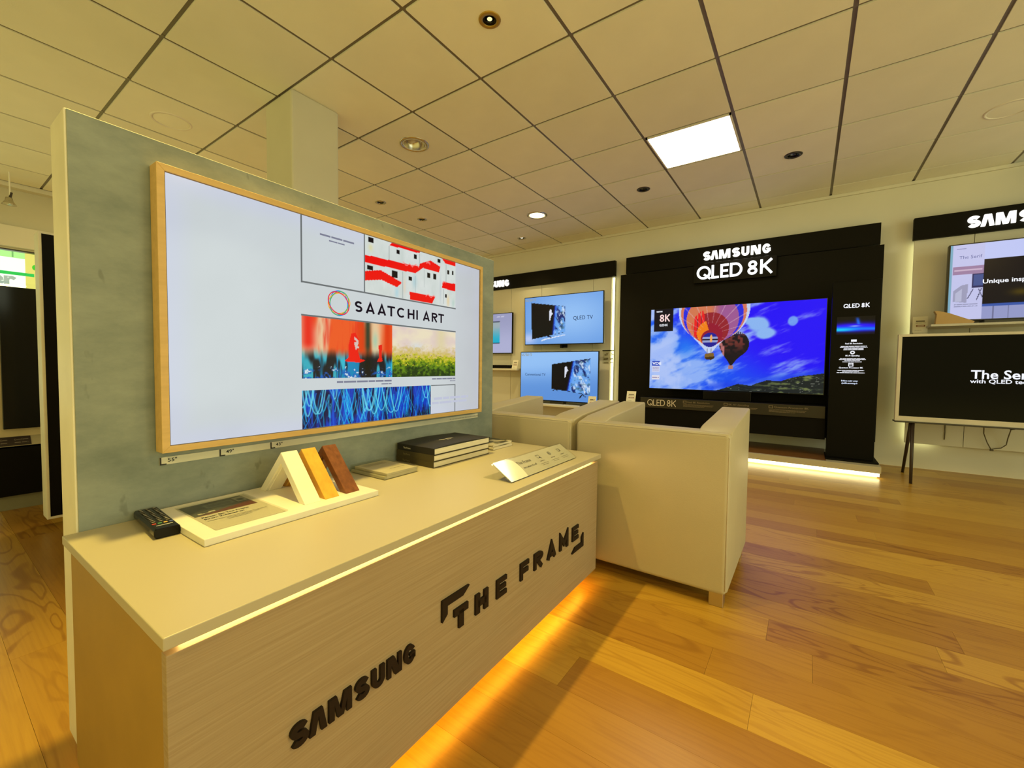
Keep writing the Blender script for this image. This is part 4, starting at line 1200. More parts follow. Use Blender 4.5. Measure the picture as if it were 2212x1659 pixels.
# the balloon TV
bt = thing('wall_tv', 'largest TV on the back wall, showing hot air balloons in a blue sky', 'television', (-.715, 5.15, .68))
obj('case', MB().box(-1.571, .143, 5.152, 5.185, .677, 1.632), M['black_gloss'], bt, bevel=.003)
obj('wall_mount', MB().box(-1.1, -.3, 5.185, 5.351, .9, 1.4), M['black_matte'], bt)
obj('stand_neck', MB().box(-.95, -.48, 5.10, 5.17, .5805, .6775), M['black_gloss'], bt, bevel=.004)
f8 = on_y(5.152)
def sky(u, v):
    asp = 1.80
    x, y = u * asp, v
    # streaked cloud, thick at the foot and to the one side
    xr, yr = x * .90 + y * .44, -x * .40 + y * .92
    n = fbm(xr * 2.6, yr * 9.0, 5, 5); n2 = fbm(x * 4.2, y * 4.2, 12, 5)
    deep = mixc(fill(u, (24, 96, 245)), (34, 4, 252), smooth(.40, .85, u * .75 + v * .55))
    c = mixc(deep, (20, 60, 250), smooth(.5, .0, v) * .4)
    k = smooth(.40, .66, n + .22 * (0.55 - u) + .16 * (0.42 - v) - .05)
    c = mixc(c, (150, 184, 250), k * .95)
    k = smooth(.50, .72, n2 + .30 * (.26 - u))
    c = mixc(c, (178, 200, 252), k * .9 * smooth(.62, .36, u))
    c = mixc(c, (28, 120, 246), .8 * np.exp(-((u - .24) / .055) ** 2 - ((v - .52) / .10) ** 2))
    for cx, cy, rx, ry in ((.66, .76, .07, .10), (.70, .66, .06, .07), (.62, .80, .045, .05)):
        e = np.exp(-((u - cx) / rx) ** 2 - ((v - cy) / ry) ** 2)
        c = mixc(c, (140, 184, 246), smooth(.30, .70, e * (.45 + 1.1 * n2)))
    c = mixc(c, (120, 172, 246), .9 * smooth(.30, .6, np.exp(-((u - .84) / .028) ** 2 - ((v - .78) / .06) ** 2) * (0.4 + n2)))
    c = mixc(c, (26, 66, 235), .8 * np.exp(-(((v - .07) - (u - .5) * .30) / .05) ** 2) * smooth(.30, .5, u))
    # hills
    top = np.interp(u, [.40, .48, .53, .56, .60, .633, .68, .72, .76, .79, .83, .87, .93, 1.0], [-.02, .03, .065, .085, .075, .069, .11, .136, .128, .129, .16, .184, .20, .222])
    hl = v < top + .008 * (fbm(u * 40, v * 4, 2) - .5)
    hn = fbm(u * 24, v * 40, 15, 5)
    g = mixc(fill(u, (34, 44, 46)), (112, 122, 72), smooth(.48, .74, hn) * smooth(.5, .9, u))
    g = mixc(g, (16, 20, 24), smooth(.30, .10, abs(hn - .35)) * .5)
    g = mixc(g, (150, 154, 140), .7 * (vnoise(u * 90, v * 120, 6) > .90))
    c = np.where(hl[..., None], g, c)
    # second balloon, dark, behind
    bx, by = .530, .545
    X, Y = (x - bx * asp), (y - by)
    e2 = (np.hypot(X, Y * 1.02) < .155) | inpoly(u, v, [(.447, .50), (.462, .44), (.500, .335), (.512, .290), (.519, .290), (.545, .36), (.602, .46), (.612, .52)])
    pat = vnoise(u * 70, v * 46, 3)
    d2 = mixc(fill(u, (24, 16, 26)), (120, 52, 48), smooth(.45, .75, pat) * smooth(.40, .58, v) * .9)
    d2 = mixc(d2, (26, 34, 84), smooth(.62, .70, v))
    d2 = mixc(d2, (200, 120, 120), .9 * (u < .475) * smooth(.45, .6, pat))
    c = np.where(e2[..., None], d2, c)
    lt = (v > .66) & (v < .69) & (u > .53) & (u < .585) & (np.sin(u * 520) > -.1)
    c[lt & e2] = (150, 160, 200)
    c[(abs(u - .514) < .013) & (v > .255) & (v < .296)] = (176, 120, 110)
    # first balloon, seen from below: nested rings between its mouth and its widest girth
    T = np.full(u.shape, -1.0)
    for t in np.linspace(1, 0, 90):
        cx = (.387 + (.401 - .387) * t); cy = .615 + (.965 - .615) * t; rr = .095 + (.385 - .095) * t
        T[np.hypot((x - cx * asp), (y - cy)) < rr * 1.0] = t
    ang = np.arctan2(y - .66, x - .388 * asp)
    cone = inpoly(u, v, [(.222, .80), (.250, .70), (.335, .53), (.375, .44), (.397, .44), (.43, .52), (.525, .70), (.570, .82)])
    T = np.where((T < 0) & cone, .97, T)
    b = fill(u, (196, 212, 246))
    def ring(a0, a1, co):
        b[(T >= a0) & (T < a1)] = co
    ring(.80, .90, (214, 120, 92)); ring(.66, .80, (40, 44, 226)); ring(.34, .66, (206, 112, 88)); ring(.14, .34, (150, 34, 48)); ring(0, .14, (150, 20, 50))
    b[(T >= .34) & (T < .66)] = mixc(fill(u, (214, 122, 84)), (160, 90, 150), smooth(.38, .46, u))[(T >= .34) & (T < .66)]
    left = (ang > 1.85) | (ang < -1.5)
    b[(T >= .16) & (T < .42) & left & (np.sin(u * 260) > -.5)] = (236, 30, 36)
    b[(T >= .02) & (T < .20) & left] = (244, 130, 26)
    mouth = np.hypot(x - .388 * asp, (y - .60)) < .086
    mv = np.where(v > .635, 0, np.where(v > .61, 1, np.where(v > .595, 2, np.where(v > .57, 1, 0))))
    mc = np.array([(30, 28, 150), (150, 160, 210), (16, 14, 40)])[mv]
    b = np.where(mouth[..., None], mc, b)
    gore = (abs(np.mod(ang * 22 / (2 * PI) + .5, 1) - .5) < .05) & (T > .12) & ~mouth
    b[gore] = b[gore] * .55 + np.array((226, 190, 200)) * .45
    c = np.where((T >= 0)[..., None], b, c)
    c[((u - .395) / .008) ** 2 + ((v - .615) / .045) ** 2 < 1] = (250, 176, 90)
    c[(v > .425) & (v < .50) & ((abs(u - .372 - (v - .43) * .03) < .0018) | (abs(u - .398 + (v - .43) * .02) < .0018))] = (60, 50, 70)
    c[inpoly(u, v, [(.362, .435), (.412, .448), (.418, .385), (.396, .362), (.360, .376), (.357, .41)])] = (132, 98, 40)
    c[inpoly(u, v, [(.360, .392), (.418, .405), (.417, .380), (.396, .360), (.366, .368)])] = (62, 42, 22)
    # paper badges and the black maker's box
    c[(u > .022) & (u < .152) & (v > .720)] = (14, 10, 24)
    c[(u > .0135) & (u < .070) & (v > .286) & (v < .344)] = (40, 74, 190)
    c[(u > .0135) & (u < .070) & (v > .207) & (v < .286)] = (206, 212, 242)
    c[(u > .0135) & (u < .068) & (v > .114) & (v < .163)] = (230, 226, 236)
    return c
X0, X1, ZA, ZB = -1.563, .134, .687, 1.624
s8 = picture('screen', f8, X0, X1, ZA, ZB, 300, 166, sky, M['screen_matte'], bt, 0.001)
u2 = lambda u: X0 + (X1 - X0) * u
v2 = lambda v: ZA + (ZB - ZA) * v
tw = glow('screen_white_text', srgb(236, 238, 246), 1.0)
mb = MB(); word(mb, [('8', 0, .62), ('K', .72, .66)], .085, .17, lambda a, b, d: f8(u2(.060) + a, v2(.842) + b, d), .002, .002)
obj('picture_text', mb, glow('screen_rose_text', srgb(238, 206, 204), 1.0), s8, fix=False)
mb = MB(); word(mb, QLED, .0265, .18, lambda a, b, d: f8(u2(.059) + a * .72, v2(.785) + b, d), .002, .002)
for i in range(7):
    mb.add(*(lambda q: (q.V, q.F))(brand_letter(i, .0165, lambda a, b, d: f8(u2(.037) + a * .62, v2(.962) + b, d), .002, .002)))
obj('picture_text', mb, tw, s8, fix=False)
obj('picture_text', text_mb('VDE', .030, lambda a, b, d: f8(u2(.0185) + a, v2(.300) + b, d), .002, bold=.03, sx=1.28), tw, s8, fix=False)
mb = MB()
for k in range(3): dashes(mb, f8, u2(.020), u2(.062), v2(.262 - k * .018), .005, .002, 80 + k)
dashes(mb, f8, u2(.018), u2(.064), v2(.13), .014, .002, 90)
obj('picture_print', mb, glow('screen_dim_print', srgb(150, 140, 170), 1.0), s8, fix=False)

# counter with the text plate, side plinth, totem
ct = thing('display_counter', 'black wall counter with a printed text plate below the balloon TV', 'counter', (-.74, 5.1, .265))
obj('body', MB().box(-1.632, .156, 4.985, 5.349, .265, .580), M['black_matte'], ct, bevel=.003)
obj('text_plate', MB().box(-1.610, .150, 4.972, 4.985, .466, .582), mat('plate_dark_brown', (0.017, 0.014, 0.007, 1), 0.45), ct, bevel=.001, seg=1)
f = on_y(4.972)
wp = mat('plate_white_print', (0.66, 0.58, 0.48, 1), 0.5)
dp = mat('plate_dim_print', (0.17, 0.13, 0.08, 1), 0.5)
mb = MB(); word(mb, QLED, .0715, .115, lambda a, b, d: f(-1.528 + a * .90, .491 + b, d), .0008, .0008)
obj('plate_text', mb, wp, ct, fix=False)
for k, (xx, s_) in enumerate(((-1.128, 'Real 8K Resolution'), (-.716, '8K AI Upscaling'), (-.306, 'Quantum Processor 8K'))):
    obj('plate_text', text_mb(s_, .018, lambda a, b, d: f(xx + .042 + a, .543 + b, d), .0008, bold=.012, sx=1.15), dp, ct, fix=False)
    mb = MB().ribbon([(xx, .540), (xx + .032, .540), (xx + .032, .563), (xx, .563)], .006, f, .0008, .0008, True)
    for q in range(3): dashes(mb, f, xx, xx + (.31, .30, .22)[q], .523 - q * .011, .0042, .0008, 100 + 5 * k + q)
    obj('plate_print', mb, dp, ct, fix=False)

pl = thing('side_plinth', 'slim black plinth carrying a price card beside the counter', 'plinth', (-1.757, 5.12, .1015))
obj('body', MB().box(-1.852, -1.660, 4.95, 5.30, .1036, .505), M['black_matte'], pl, bevel=.003)
obj('top_plate', MB().box(-1.856, -1.656, 4.946, 5.304, .505, .512), M['black_gloss'], pl)

def price_card(label, x, y, z, wd, h, lean, yaw=0.0, kind=0):
    t = thing('price_card', label, 'price card', (x, y, z), group='tilted white price cards', rot=yaw)
    s_, c_ = math.sin(lean), math.cos(lean)
    f = plane((x - wd / 2, y, z + .001), (1, 0, 0), (0, s_, c_), (0, -c_, s_))
    obj('card', MB().prism([(0, 0), (wd, 0), (wd, h), (0, h)], f, -.0012, .0), mat('card_white', (0.80, 0.77, 0.66, 1), 0.5), t, fix=True)
    obj('stand', MB().prism([(wd * .3, .002), (wd * .7, .002), (wd * .6, h * .7), (wd * .4, h * .7)], lambda a, b, d: (x - wd / 2 + a, y + .004 + d + (s_ * h * .7 * (b / (h * .7))) + (1 - b / (h * .7)) * .045, z + b * c_), 0, .002), M['acrylic'], t)
    mb = MB()
    dashes(mb, f, wd * .22, wd * .80, h * .66, h * .09, .0006, 11 + kind); dashes(mb, f, wd * .2, wd * .86, h * .58, h * .025, .0006, 12)
    dashes(mb, f, wd * .15, wd * .6, h * .14, h * .02, .0006, 14)
    obj('card_print', mb, mat('card_print', (0.16, 0.14, 0.10, 1), 0.5), t, fix=False)
    obj('price_bar', MB().flat([(wd * .24, h * .36), (wd * .82, h * .36), (wd * .82, h * .47), (wd * .24, h * .47)], f, .0006), mat('price_bar_brown', (0.22, 0.06, 0.035, 1), 0.5), t, fix=False)
    obj('price_digits', MB().ribbon([(wd * .32, h * .415), (wd * .74, h * .415)], h * .045, f, .0009, .0009), mat('price_digits', (0.66, 0.6, 0.5, 1), 0.5), t, fix=False)
    return t
price_card('price card standing on the black side plinth by the balloon TV', -1.737, 4.99, .512, .112, .135, .28)

tt = thing('info_totem', 'black upright totem with lit product text, at one side of the balloon TV', 'totem', (.345, 5.0, .101))
obj('foot_plate', MB().box(.160, .540, 4.85, 5.19, .1036, .118), M['black_matte'], tt, bevel=.004)
obj('column', MB().box(.168, .512, 4.93, 5.06, .118, 1.738), M['totem'], tt, bevel=.003)
ft = on_y(4.93)
def seaview(u, v):
    c = fill(u, (2, 2, 8))
    glowb = np.exp(-((v - .40) / .22) ** 2) * (.55 + .45 * np.cos((u - .5) * 2.6))
    c = mixc(c, (40, 8, 250), np.clip(glowb * 1.6, 0, 1))
    c = mixc(c, (10, 120, 255), np.exp(-((v - .30 - .06 * (1 - u)) / .10) ** 2))
    c = mixc(c, (0, 215, 255), np.exp(-((v - .27) / .09) ** 2) * smooth(.75, .1, u))
    c = mixc(c, (20, 110, 255), .9 * np.exp(-((u - .56 - (v - .75) * -.12) / .05) ** 2) * (v > .55) * (v < .95))
    c = mixc(c, (150, 190, 255), np.exp(-((u - .48) / .14) ** 2 - ((v - .47) / .035) ** 2))
    return mixc(c, (2, 2, 8), smooth(.72, 1.0, v) * (.6 + .4 * abs(u - .5)))
picture('screen', ft, .208, .478, 1.252, 1.415, 60, 40, seaview, M['screen_matte'], tt, 0.001)
mb = MB(); word(mb, QLED, .0385, .19, lambda a, b, d: ft(.251 + a * .955, 1.4935 + b, d), .0012, .0012)
obj('lit_text', mb, tw, tt, fix=False)
mb = MB()
for k, (zz, s_, n) in enumerate(((1.165, 'Real 8K Resolution', 4), (1.055, '8K AI Upscaling', 4), (.945, 'Quantum Processor 8K', 3))):
    wd = (.165, .135, .205)[k]; xc = (.336, .330, .322)[k]
    mb.add(*(lambda q: (q.V, q.F))(text_mb(s_, .0125, lambda a, b, d: ft(xc + a, zz + b, d), .0012, align='CENTER', bold=.03, sx=wd / (.0095 * len(s_)) * .92)))
    for q in range(n):
        ww = ((.185, .195, .14, .145), (.178, .190, .11, .140), (.190, .12, .200))[k][q]
        dashes(mb, ft, xc - ww / 2, xc + ww / 2, zz - .022 - q * .0105, .0052, .0012, 130 + 7 * k + q)
    if k == 0: mb.prism([(xc - .020, zz + .022), (xc + .020, zz + .022), (xc + .020, zz + .042), (xc - .020, zz + .042)], ft, .0010, .0012)
    elif k == 1: mb.ribbon(arc(xc, zz + .034, .013, .011, 0, 342, 18), .009, ft, .0012, .0012, True)
    else: mb.ribbon([(xc - .015, zz + .020), (xc + .015, zz + .020), (xc + .015, zz + .046), (xc - .015, zz + .046)], .006, ft, .0012, .0012, True); mb.ribbon([(xc - .012, zz + .033), (xc + .012, zz + .033)], .004, ft, .0012, .0012)
obj('lit_text', mb, tw, tt, fix=False)
mb = MB()
for q, s_ in enumerate(('Erfahre mehr unter', 'qled8k.samsung.ch')):
    mb.add(*(lambda m_: (m_.V, m_.F))(text_mb(s_, .0125, lambda a, b, d: ft(.317 + a, .825 - q * .021 + b, d), .0012, align='CENTER', bold=.03, sx=.86)))
obj('lit_text', mb, glow('screen_blue_white_text', srgb(214, 226, 250), 1.0), tt, fix=False)
cb = thing('power_cable', 'thin dark cable hanging below the black counter', 'cable', (-.97, 5.45, .24))
obj('cord', MB().tube([(-.985, 5.44, .30), (-.98, 5.44, .25), (-.965, 5.43, .21), (-.945, 5.42, .16), (-.935, 5.41, .108)], .004, 6), M['black_matte'], cb, smooth=True)

# ================================================================== BACK WALL: TV BAY BESIDE IT (towards the partition)
wb = thing('wall_board', 'cream wall board with upright seams, carrying the blue TVs', 'wall board', (-3.7, 5.46, .10))
cuts = [-5.3, -4.55, -3.835, -3.283, -2.458, -2.19]
for a, b in zip(cuts, cuts[1:]):
    obj('panel', MB().box(a + .002, b - .002, 5.455, 5.475, .10, 2.140), M['wall'], wb, bevel=.001, seg=1)
obj('mount', MB().box(-5.2, -2.26, 5.475, YW - .001, .15, 2.10), M['panel_edge'], wb)
ls = thing('led_strip', 'glowing upright light strip at the edge of the cream wall board', 'light strip', (-2.172, 5.49, .12))
obj('diffuser', MB().box(-2.186, -2.160, 5.478, 5.494, .12, 2.135), M['led_wall'], ls, fix=False)
obj('rail', MB().box(-2.184, -2.162, 5.494, YW - .001, .12, 2.135), M['panel_edge'], ls)
header('header_sign', 'black header sign over the cream wall board, half its letters hidden by the partition', -5.3, -2.135, 2.142, 2.347, 5.415, -4.532, 2.178, .1000, M['sign_white'])

def flat_tv(label, x0, x1, z0, z1, y, pic, tilt=0.0, nx=130, ny=74, mount=True, bez=.010):
    xc, zc = (x0 + x1) / 2, (z0 + z1) / 2
    t = thing('wall_tv', label, 'television', (xc, y, zc))
    if tilt: t.rotation_euler = (tilt, 0, 0)
    obj('case', MB().box(x0, x1, y, y + .030, z0, z1), M['black_gloss'], t, bevel=.002)
    obj('back_case', MB().box(x0 + .15, x1 - .15, y + .030, y + .058, z0 + .03, z1 - .12), M['black_matte'], t, bevel=.004)
    f = on_y(y)
    s_ = picture('screen', f, x0 + bez, x1 - bez, z0 + bez * 1.3, z1 - bez, nx, ny, pic, M['screen_matte'], t, .001)
    return t, s_, f
def space_tv(mirror):
    def fn(u, v):
        c = mixc(fill(u, (150, 196, 250)), (108, 160, 232), smooth(.0, 1, np.hypot(u - .62, v - .55) * 1.2) if not mirror else smooth(.2, 1.1, 1 - v + .3 * u))
        if not mirror:
            c = mixc(c, (196, 210, 250), np.exp(-((u - .05) / .10) ** 2 - ((v - .12) / .12) ** 2) * .9)
            body = [(.085, .895), (.540, .765), (.540, .235), (.095, .105)]
            cut = lambda vv: .388 + (vv - .2) * .055
            ax, ay = .352, .63
        else:
            c = mixc(c, (86, 140, 214), smooth(.75, .2, v) * .6)
            body = [(.430, .752), (.915, .870), (.915, .150), (.430, .240)]
            cut = lambda vv: .640 + (vv - .2) * .115
            ax, ay = .612, .625
        b = inpoly(u, v, body)
        c[b] = (10, 4, 10)
        n = fbm(u * 22 + v * 6, v * 6 - u * 5, 8, 4); n2 = fbm(u * 40 + v * 10, v * 9 - u * 8, 18, 3)
        e = mixc(fill(u, (110, 170, 242)), (22, 40, 110), smooth(.50, .64, n))
        e = mixc(e, (206, 226, 250), smooth(.56, .70, n2))
        e = mixc(e, (60, 100, 110), smooth(.62, .7, fbm(u * 20, v * 20, 3)) * .6)
        rim = np.exp(-((u - cut(v)) / .022) ** 2)
        e = mixc(e, (60, 130, 250), rim * .8)
        ins = b & (u > cut(v)) & (inpoly(u, v, [(p * .985 + .515 * .015, q * .975 + .5 * .025) for p, q in body]))
        c = np.where(ins[..., None], e, c)
        c = mixc(c, (30, 60, 190), b * (u < cut(v)) * np.exp(-((u - cut(v)) / .015) ** 2))
        a = (((u - ax) / .016) ** 2 + ((v - ay - .045) / .045) ** 2 < 1) | inpoly(u, v, [(ax - .016, ay + .04), (ax + .018, ay + .03), (ax + .034, ay - .02), (ax + .020, ay - .01), (ax + .006, ay - .06), (ax - .006, ay - .14), (ax - .018, ay - .14), (ax - .014, ay - .06)])
        c[a] = (226, 230, 246)
        st = (24, 40, 90)
        if not mirror:
            c[inpoly(u, v, [(.22, .075), (.255, .105), (.53, .185), (.545, .175), (.30, .095), (.235, .062)])] = (226, 236, 254)
            c[inpoly(u, v, [(.305, .165), (.345, .175), (.375, .125), (.315, .145)])] = (20, 30, 70)
        else:
            for p in ([(.435, .195), (.475, .245), (.480, .238), (.445, .190)], [(.475, .245), (.515, .205), (.508, .200), (.470, .236)], [(.775, .075), (.822, .165), (.832, .158), (.790, .07)], [(.820, .165), (.865, .105), (.855, .10), (.815, .15)]):
                c[inpoly(u, v, p)] = (14, 12, 26)
        c[(v > .93) & (v < .975) & (u < .15) & (vnoise(u * 160, v * 60, 4) > .5)] = (150, 165, 175)
        return c
    return fn
blue_ink = glow('screen_blue_ink', srgb(20, 34, 66), 1.0)
t, s_, f = flat_tv('upper blue TV on the cream wall board, angled down, showing a black TV and earth', -3.472, -2.226, 1.243, 1.942, 5.290, space_tv(False), tilt=0.035)
obj('picture_text', text_mb('QLED TV', .052, lambda a, b, d: f(-2.675 + a, 1.578 + b, d), .002, sx=.98), blue_ink, s_, fix=False)
obj('wall_arm', MB().box(-2.90, -2.84, 5.345, 5.456, 1.20, 1.60), M['black_matte'], t)
obj('arm_foot', MB().box(-2.885, -2.855, 5.30, 5.35, 1.195, 1.26), M['black_matte'], t)
t, s_, f = flat_tv('lower blue TV standing on the cream shelf, below the angled one', -3.523, -2.275, .437, 1.145, 5.270, space_tv(True))
obj('picture_text', text_mb('Conventional TV', .038, lambda a, b, d: f(-3.440 + a, .795 + b, d), .002, sx=.94), blue_ink, s_, fix=False)
for xx in (-3.30, -2.40):
    obj('foot', MB().tube([(xx - .10, 5.19, .4008), (xx, 5.285, .436)], .008, 8).tube([(xx, 5.285, .436), (xx + .08, 5.36, .4008)], .008, 8), M['black_matte'], t)
def lilac(u, v):
    c = mixc(fill(u, (176, 178, 214)), (158, 160, 196), smooth(.2, .9, v))
    m_ = (u < .815) & (u > .1) & (v > .24) & (v < .82)
    c[m_] = (40, 46, 66)
    m_ = (u < .805) & (u > .11) & (v > .26) & (v < .80)
    g = mixc(fill(u, (30, 176, 206)), (160, 176, 182), smooth(.30, .72, v + .1 * (fbm(u * 5, v * 5, 2) - .5)))
    c = np.where(m_[..., None], g, c)
    c[(v > .90) & (v < .94) & (u > .72) & (u < .90) & (vnoise(u * 150, v * 50, 4) > .5)] = (206, 206, 226)
    return c
flat_tv('lilac TV on the wall board, half hidden behind the partition edge', -4.98, -3.762, 1.126, 1.762, 5.385, lilac, nx=60, ny=40)

sB = thing('wall_shelf', 'cream wall shelf under the lower blue TV', 'shelf', (-2.87, 5.3, .372))
obj('board', MB().box(-3.585, -2.175, 5.14, 5.455, .374, .4005), M['wall'], sB, bevel=.002)
sC = thing('wall_shelf', 'cream wall shelf carrying a flat black box, close to the partition edge', 'shelf', (-4.3, 5.36, .862))
obj('board', MB().box(-5.0, -3.585, 5.26, 5.4545, .866, .895), M['wall'], sC, bevel=.002)
bx = thing('player_box', 'flat black media box on the shelf below the lilac TV', 'box', (-3.95, 5.33, .8955))
obj('body', MB().prism([(-4.16, .8955), (-3.785, .8955), (-3.770, .946), (-4.16, .946)], lambda a, b, d: (a, d, b), 5.285, 5.42), M['black_matte'], bx, bevel=.002)
price_card('price card on the shelf below the lilac TV', -3.648, 5.285, .8955, .098, .135, .32)
price_card('price card leaning before the lower blue TV', -2.330, 5.178, .4007, .112, .145, .25, kind=3)
tb = thing('tv_box', 'small dark connector box on the shelf behind the lower blue TV', 'box', (-2.94, 5.37, .4007))
obj('body', MB().box(-3.05, -2.83, 5.335, 5.42, .4007, .432), mat('box_brown', (0.07, 0.05, 0.02, 1), 0.4), tb, bevel=.002)
def hang_tag(x, wd, label, h=.175):
    t = thing('hanging_tag', label, 'price tag', (x, 5.448, 1.16), group='clear price tags next to the lower blue TV')
    f = on_y(5.449)
    obj('clip', MB().box(x, x + wd, 5.440, 5.4545, 1.152, 1.163), M['black_matte'], t)
    obj('sleeve', MB().box(x + .004, x + wd - .004, 5.447, 5.449, 1.155 - h, 1.152), M['acrylic'], t, fix=False)
    mb = MB()
    r = random.Random(int(x * 1000))
    for k in range(3):
        a = x + wd * (.25 + .2 * k)
        mb.ribbon([(a, 1.085 + r.uniform(0, .02)), (a + .02, 1.10 + r.uniform(0, .03))], .006, f, .0005, .0005)
    mb.ribbon([(x + wd * .2, 1.04), (x + wd * .85, 1.045)], .014, f, .0005, .0005); mb.ribbon([(x + wd * .2, .99), (x + wd * .9, .992)], .008, f, .0005, .0005)
    obj('print', mb, mat('tag_print', (0.12, 0.09, 0.03, 1), 0.5), t, fix=False)
hang_tag(-2.300, .095, 'wider clear price tag on a black clip next to the lower blue TV')
hang_tag(-2.200, .010 + .050, 'narrow clear price tag nearest the light strip', .16)

# ================================================================== BACK WALL: TV BAY AT THE FAR SIDE
wr = thing('wall_board', 'pale wall board behind the two TVs beyond the black display', 'wall board', (1.9, 5.46, .245))
for a, b in ((.782, 1.172), (1.176, 2.0), (2.004, 2.9)):
    obj('panel', MB().box(a, b, 5.445, 5.465, .245, 2.150), M['wall'], wr, bevel=.001, seg=1)
obj('mount', MB().box(.83, 2.88, 5.465, YW - .001, .30, 2.10), M['panel_edge'], wr)
lr = thing('led_strip', 'glowing upright light strip behind the edge of the pale wall board', 'light strip', (.80, 5.49, .26))
obj('diffuser', MB().box(.793, .805, 5.470, 5.490, .262, 2.140), M['led_wall'], lr, fix=False)
obj('rail', MB().box(.805, .818, 5.468, YW - .001, .262, 2.140), M['panel_edge'], lr)
obj('foot_diffuser', MB().box(.80, .99, 5.470, 5.490, .252, .262), M['led_wall'], lr, fix=False)
header('header_sign', 'black header sign with glowing letters beyond the black display, cut by the photo edge', .768, 2.9, 2.146, 2.345, 5.400, 1.113, 2.190, .1000, M['sign_white'])
shr = thing('wall_shelf', 'narrow ivory shelf below the dark-rimmed TV', 'shelf', (1.6, 5.3, 1.32))
obj('board', MB().box(.868, 2.6, 5.12, 5.4445, 1.316, 1.336), M['tv_frame_white'], shr, bevel=.003)
ut = thing('shelf_tv', 'dark-rimmed TV on the high shelf, showing a white product page', 'television', (1.6, 5.24, 1.36))
obj('case', MB().box(.972, 2.22, 5.205, 5.265, 1.362, 2.020), M['tv_grey'], ut, bevel=.006, seg=3)
obj('foot', MB().box(1.20, 2.0, 5.18, 5.30, 1.3365, 1.362), M['tv_grey'], ut, bevel=.003)
fu = on_y(5.205)
def page(u, v):
    x = .982 + u * 1.228
    c = mixc(fill(u, (146, 170, 232)), (196, 204, 250), smooth(.2, .7, v))
    c[x < .998] = (124, 172, 196)
    m_ = (x >= .998) & (x < 1.186)
    c[m_] = (198, 200, 240)
    z = 1.374 + v * .636
    m2 = (x > 1.0) & (x < 1.186) & (z > 1.757) & (z < 1.826)
    c[m2] = (160, 130, 166)
    c[(x > 1.012) & (x < 1.176) & (abs(z - 1.793) < .006)] = (206, 180, 206)
    c[(x > 1.118) & (x < 1.186) & (z > 1.64) & (z < 1.757)] = (44, 44, 92)
    c[(x > 1.128) & (x < 1.186) & (z > 1.655) & (z < 1.748)] = (70, 86, 144)
    c[inpoly(x, z, [(1.010, 1.53), (1.010, 1.62), (1.058, 1.665), (1.100, 1.675), (1.092, 1.515)])] = (160, 160, 190)
    c[inpoly(x, z, [(1.024, 1.53), (1.024, 1.60), (1.062, 1.635), (1.062, 1.53)])] = (186, 188, 216)
    for p in (((1.130, 1.63), (1.098, 1.55)), ((1.160, 1.63), (1.188, 1.55)), ((1.178, 1.63), (1.152, 1.535))):
        (xa, za), (xb, zb) = p
        c[(z < za) & (z > zb) & (abs(x - (xa + (xb - xa) * (z - za) / (zb - za))) < .003)] = (60, 60, 96)
    c[(x > 1.020) & (x < 1.160) & ((abs(z - 1.502) < .005) | (abs(z - 1.488) < .004)) & (vnoise(x * 170, z * 100, 4) > .25)] = (150, 152, 186)
    c[(x > 1.186) & (z > 1.50) & (z < 1.872)] = (16, 12, 22)
    c = mixc(c, (86, 70, 16), .8 * (x > 1.19) * np.exp(-((x - 1.40) / .06) ** 2 - ((z - 1.585) / .03) ** 2))
    c[(x > 1.186) & (z > 1.478) & (z <= 1.50)] = (56, 86, 168)
    c[(x > 1.186) & (z <= 1.478)] = (150, 156, 204)
    c[(z < 1.478) & ((abs(x - 1.252) < .003) | (abs(x - 1.338) < .003))] = (110, 112, 150)
    c[(x > 1.02) & (x < 1.078) & (abs(z - 1.975) < .003)] = (110, 112, 160)
    return c
su = picture('screen', fu, .982, 2.210, 1.374, 2.010, 280, 150, page, M['screen_matte'], ut, .001)
obj('picture_text', text_mb('The Serif', .027, lambda a, b, d: fu(1.036 + a, 1.890 + b, d), .002, sx=.95), glow('screen_grey_text', srgb(104, 106, 150), 1.0), su, fix=False)
obj('picture_text', text_mb('Unique inspiration', .034, lambda a, b, d: fu(1.181 + a, 1.670 + b, d), .002, bold=.022, sx=1.06), tw, su, fix=False)
wdg = thing('wood_block', 'tan wooden wedge under the lower corner of the dark-rimmed TV', 'block', (.99, 5.16, 1.3362))
obj('block', MB().prism([(.900, 1.3362), (1.130, 1.3362), (1.138, 1.352), (.985, 1.428), (.915, 1.452), (.890, 1.452), (.905, 1.42)], lambda a, b, d: (a, d, b), 5.145, 5.197), M['tan_wood'], wdg, bevel=.003)
price_card('price card beside the dark-rimmed TV on the high shelf', .828, 5.30, 1.278, .102, .146, .06, kind=5)
pcs = thing('card_ledge', 'small ivory ledge holding the price card beside the high shelf', 'shelf', (.828, 5.36, 1.262))
obj('board', MB().box(.780, .876, 5.285, 5.4445, 1.262, 1.2775), M['tv_frame_white'], pcs, bevel=.002)

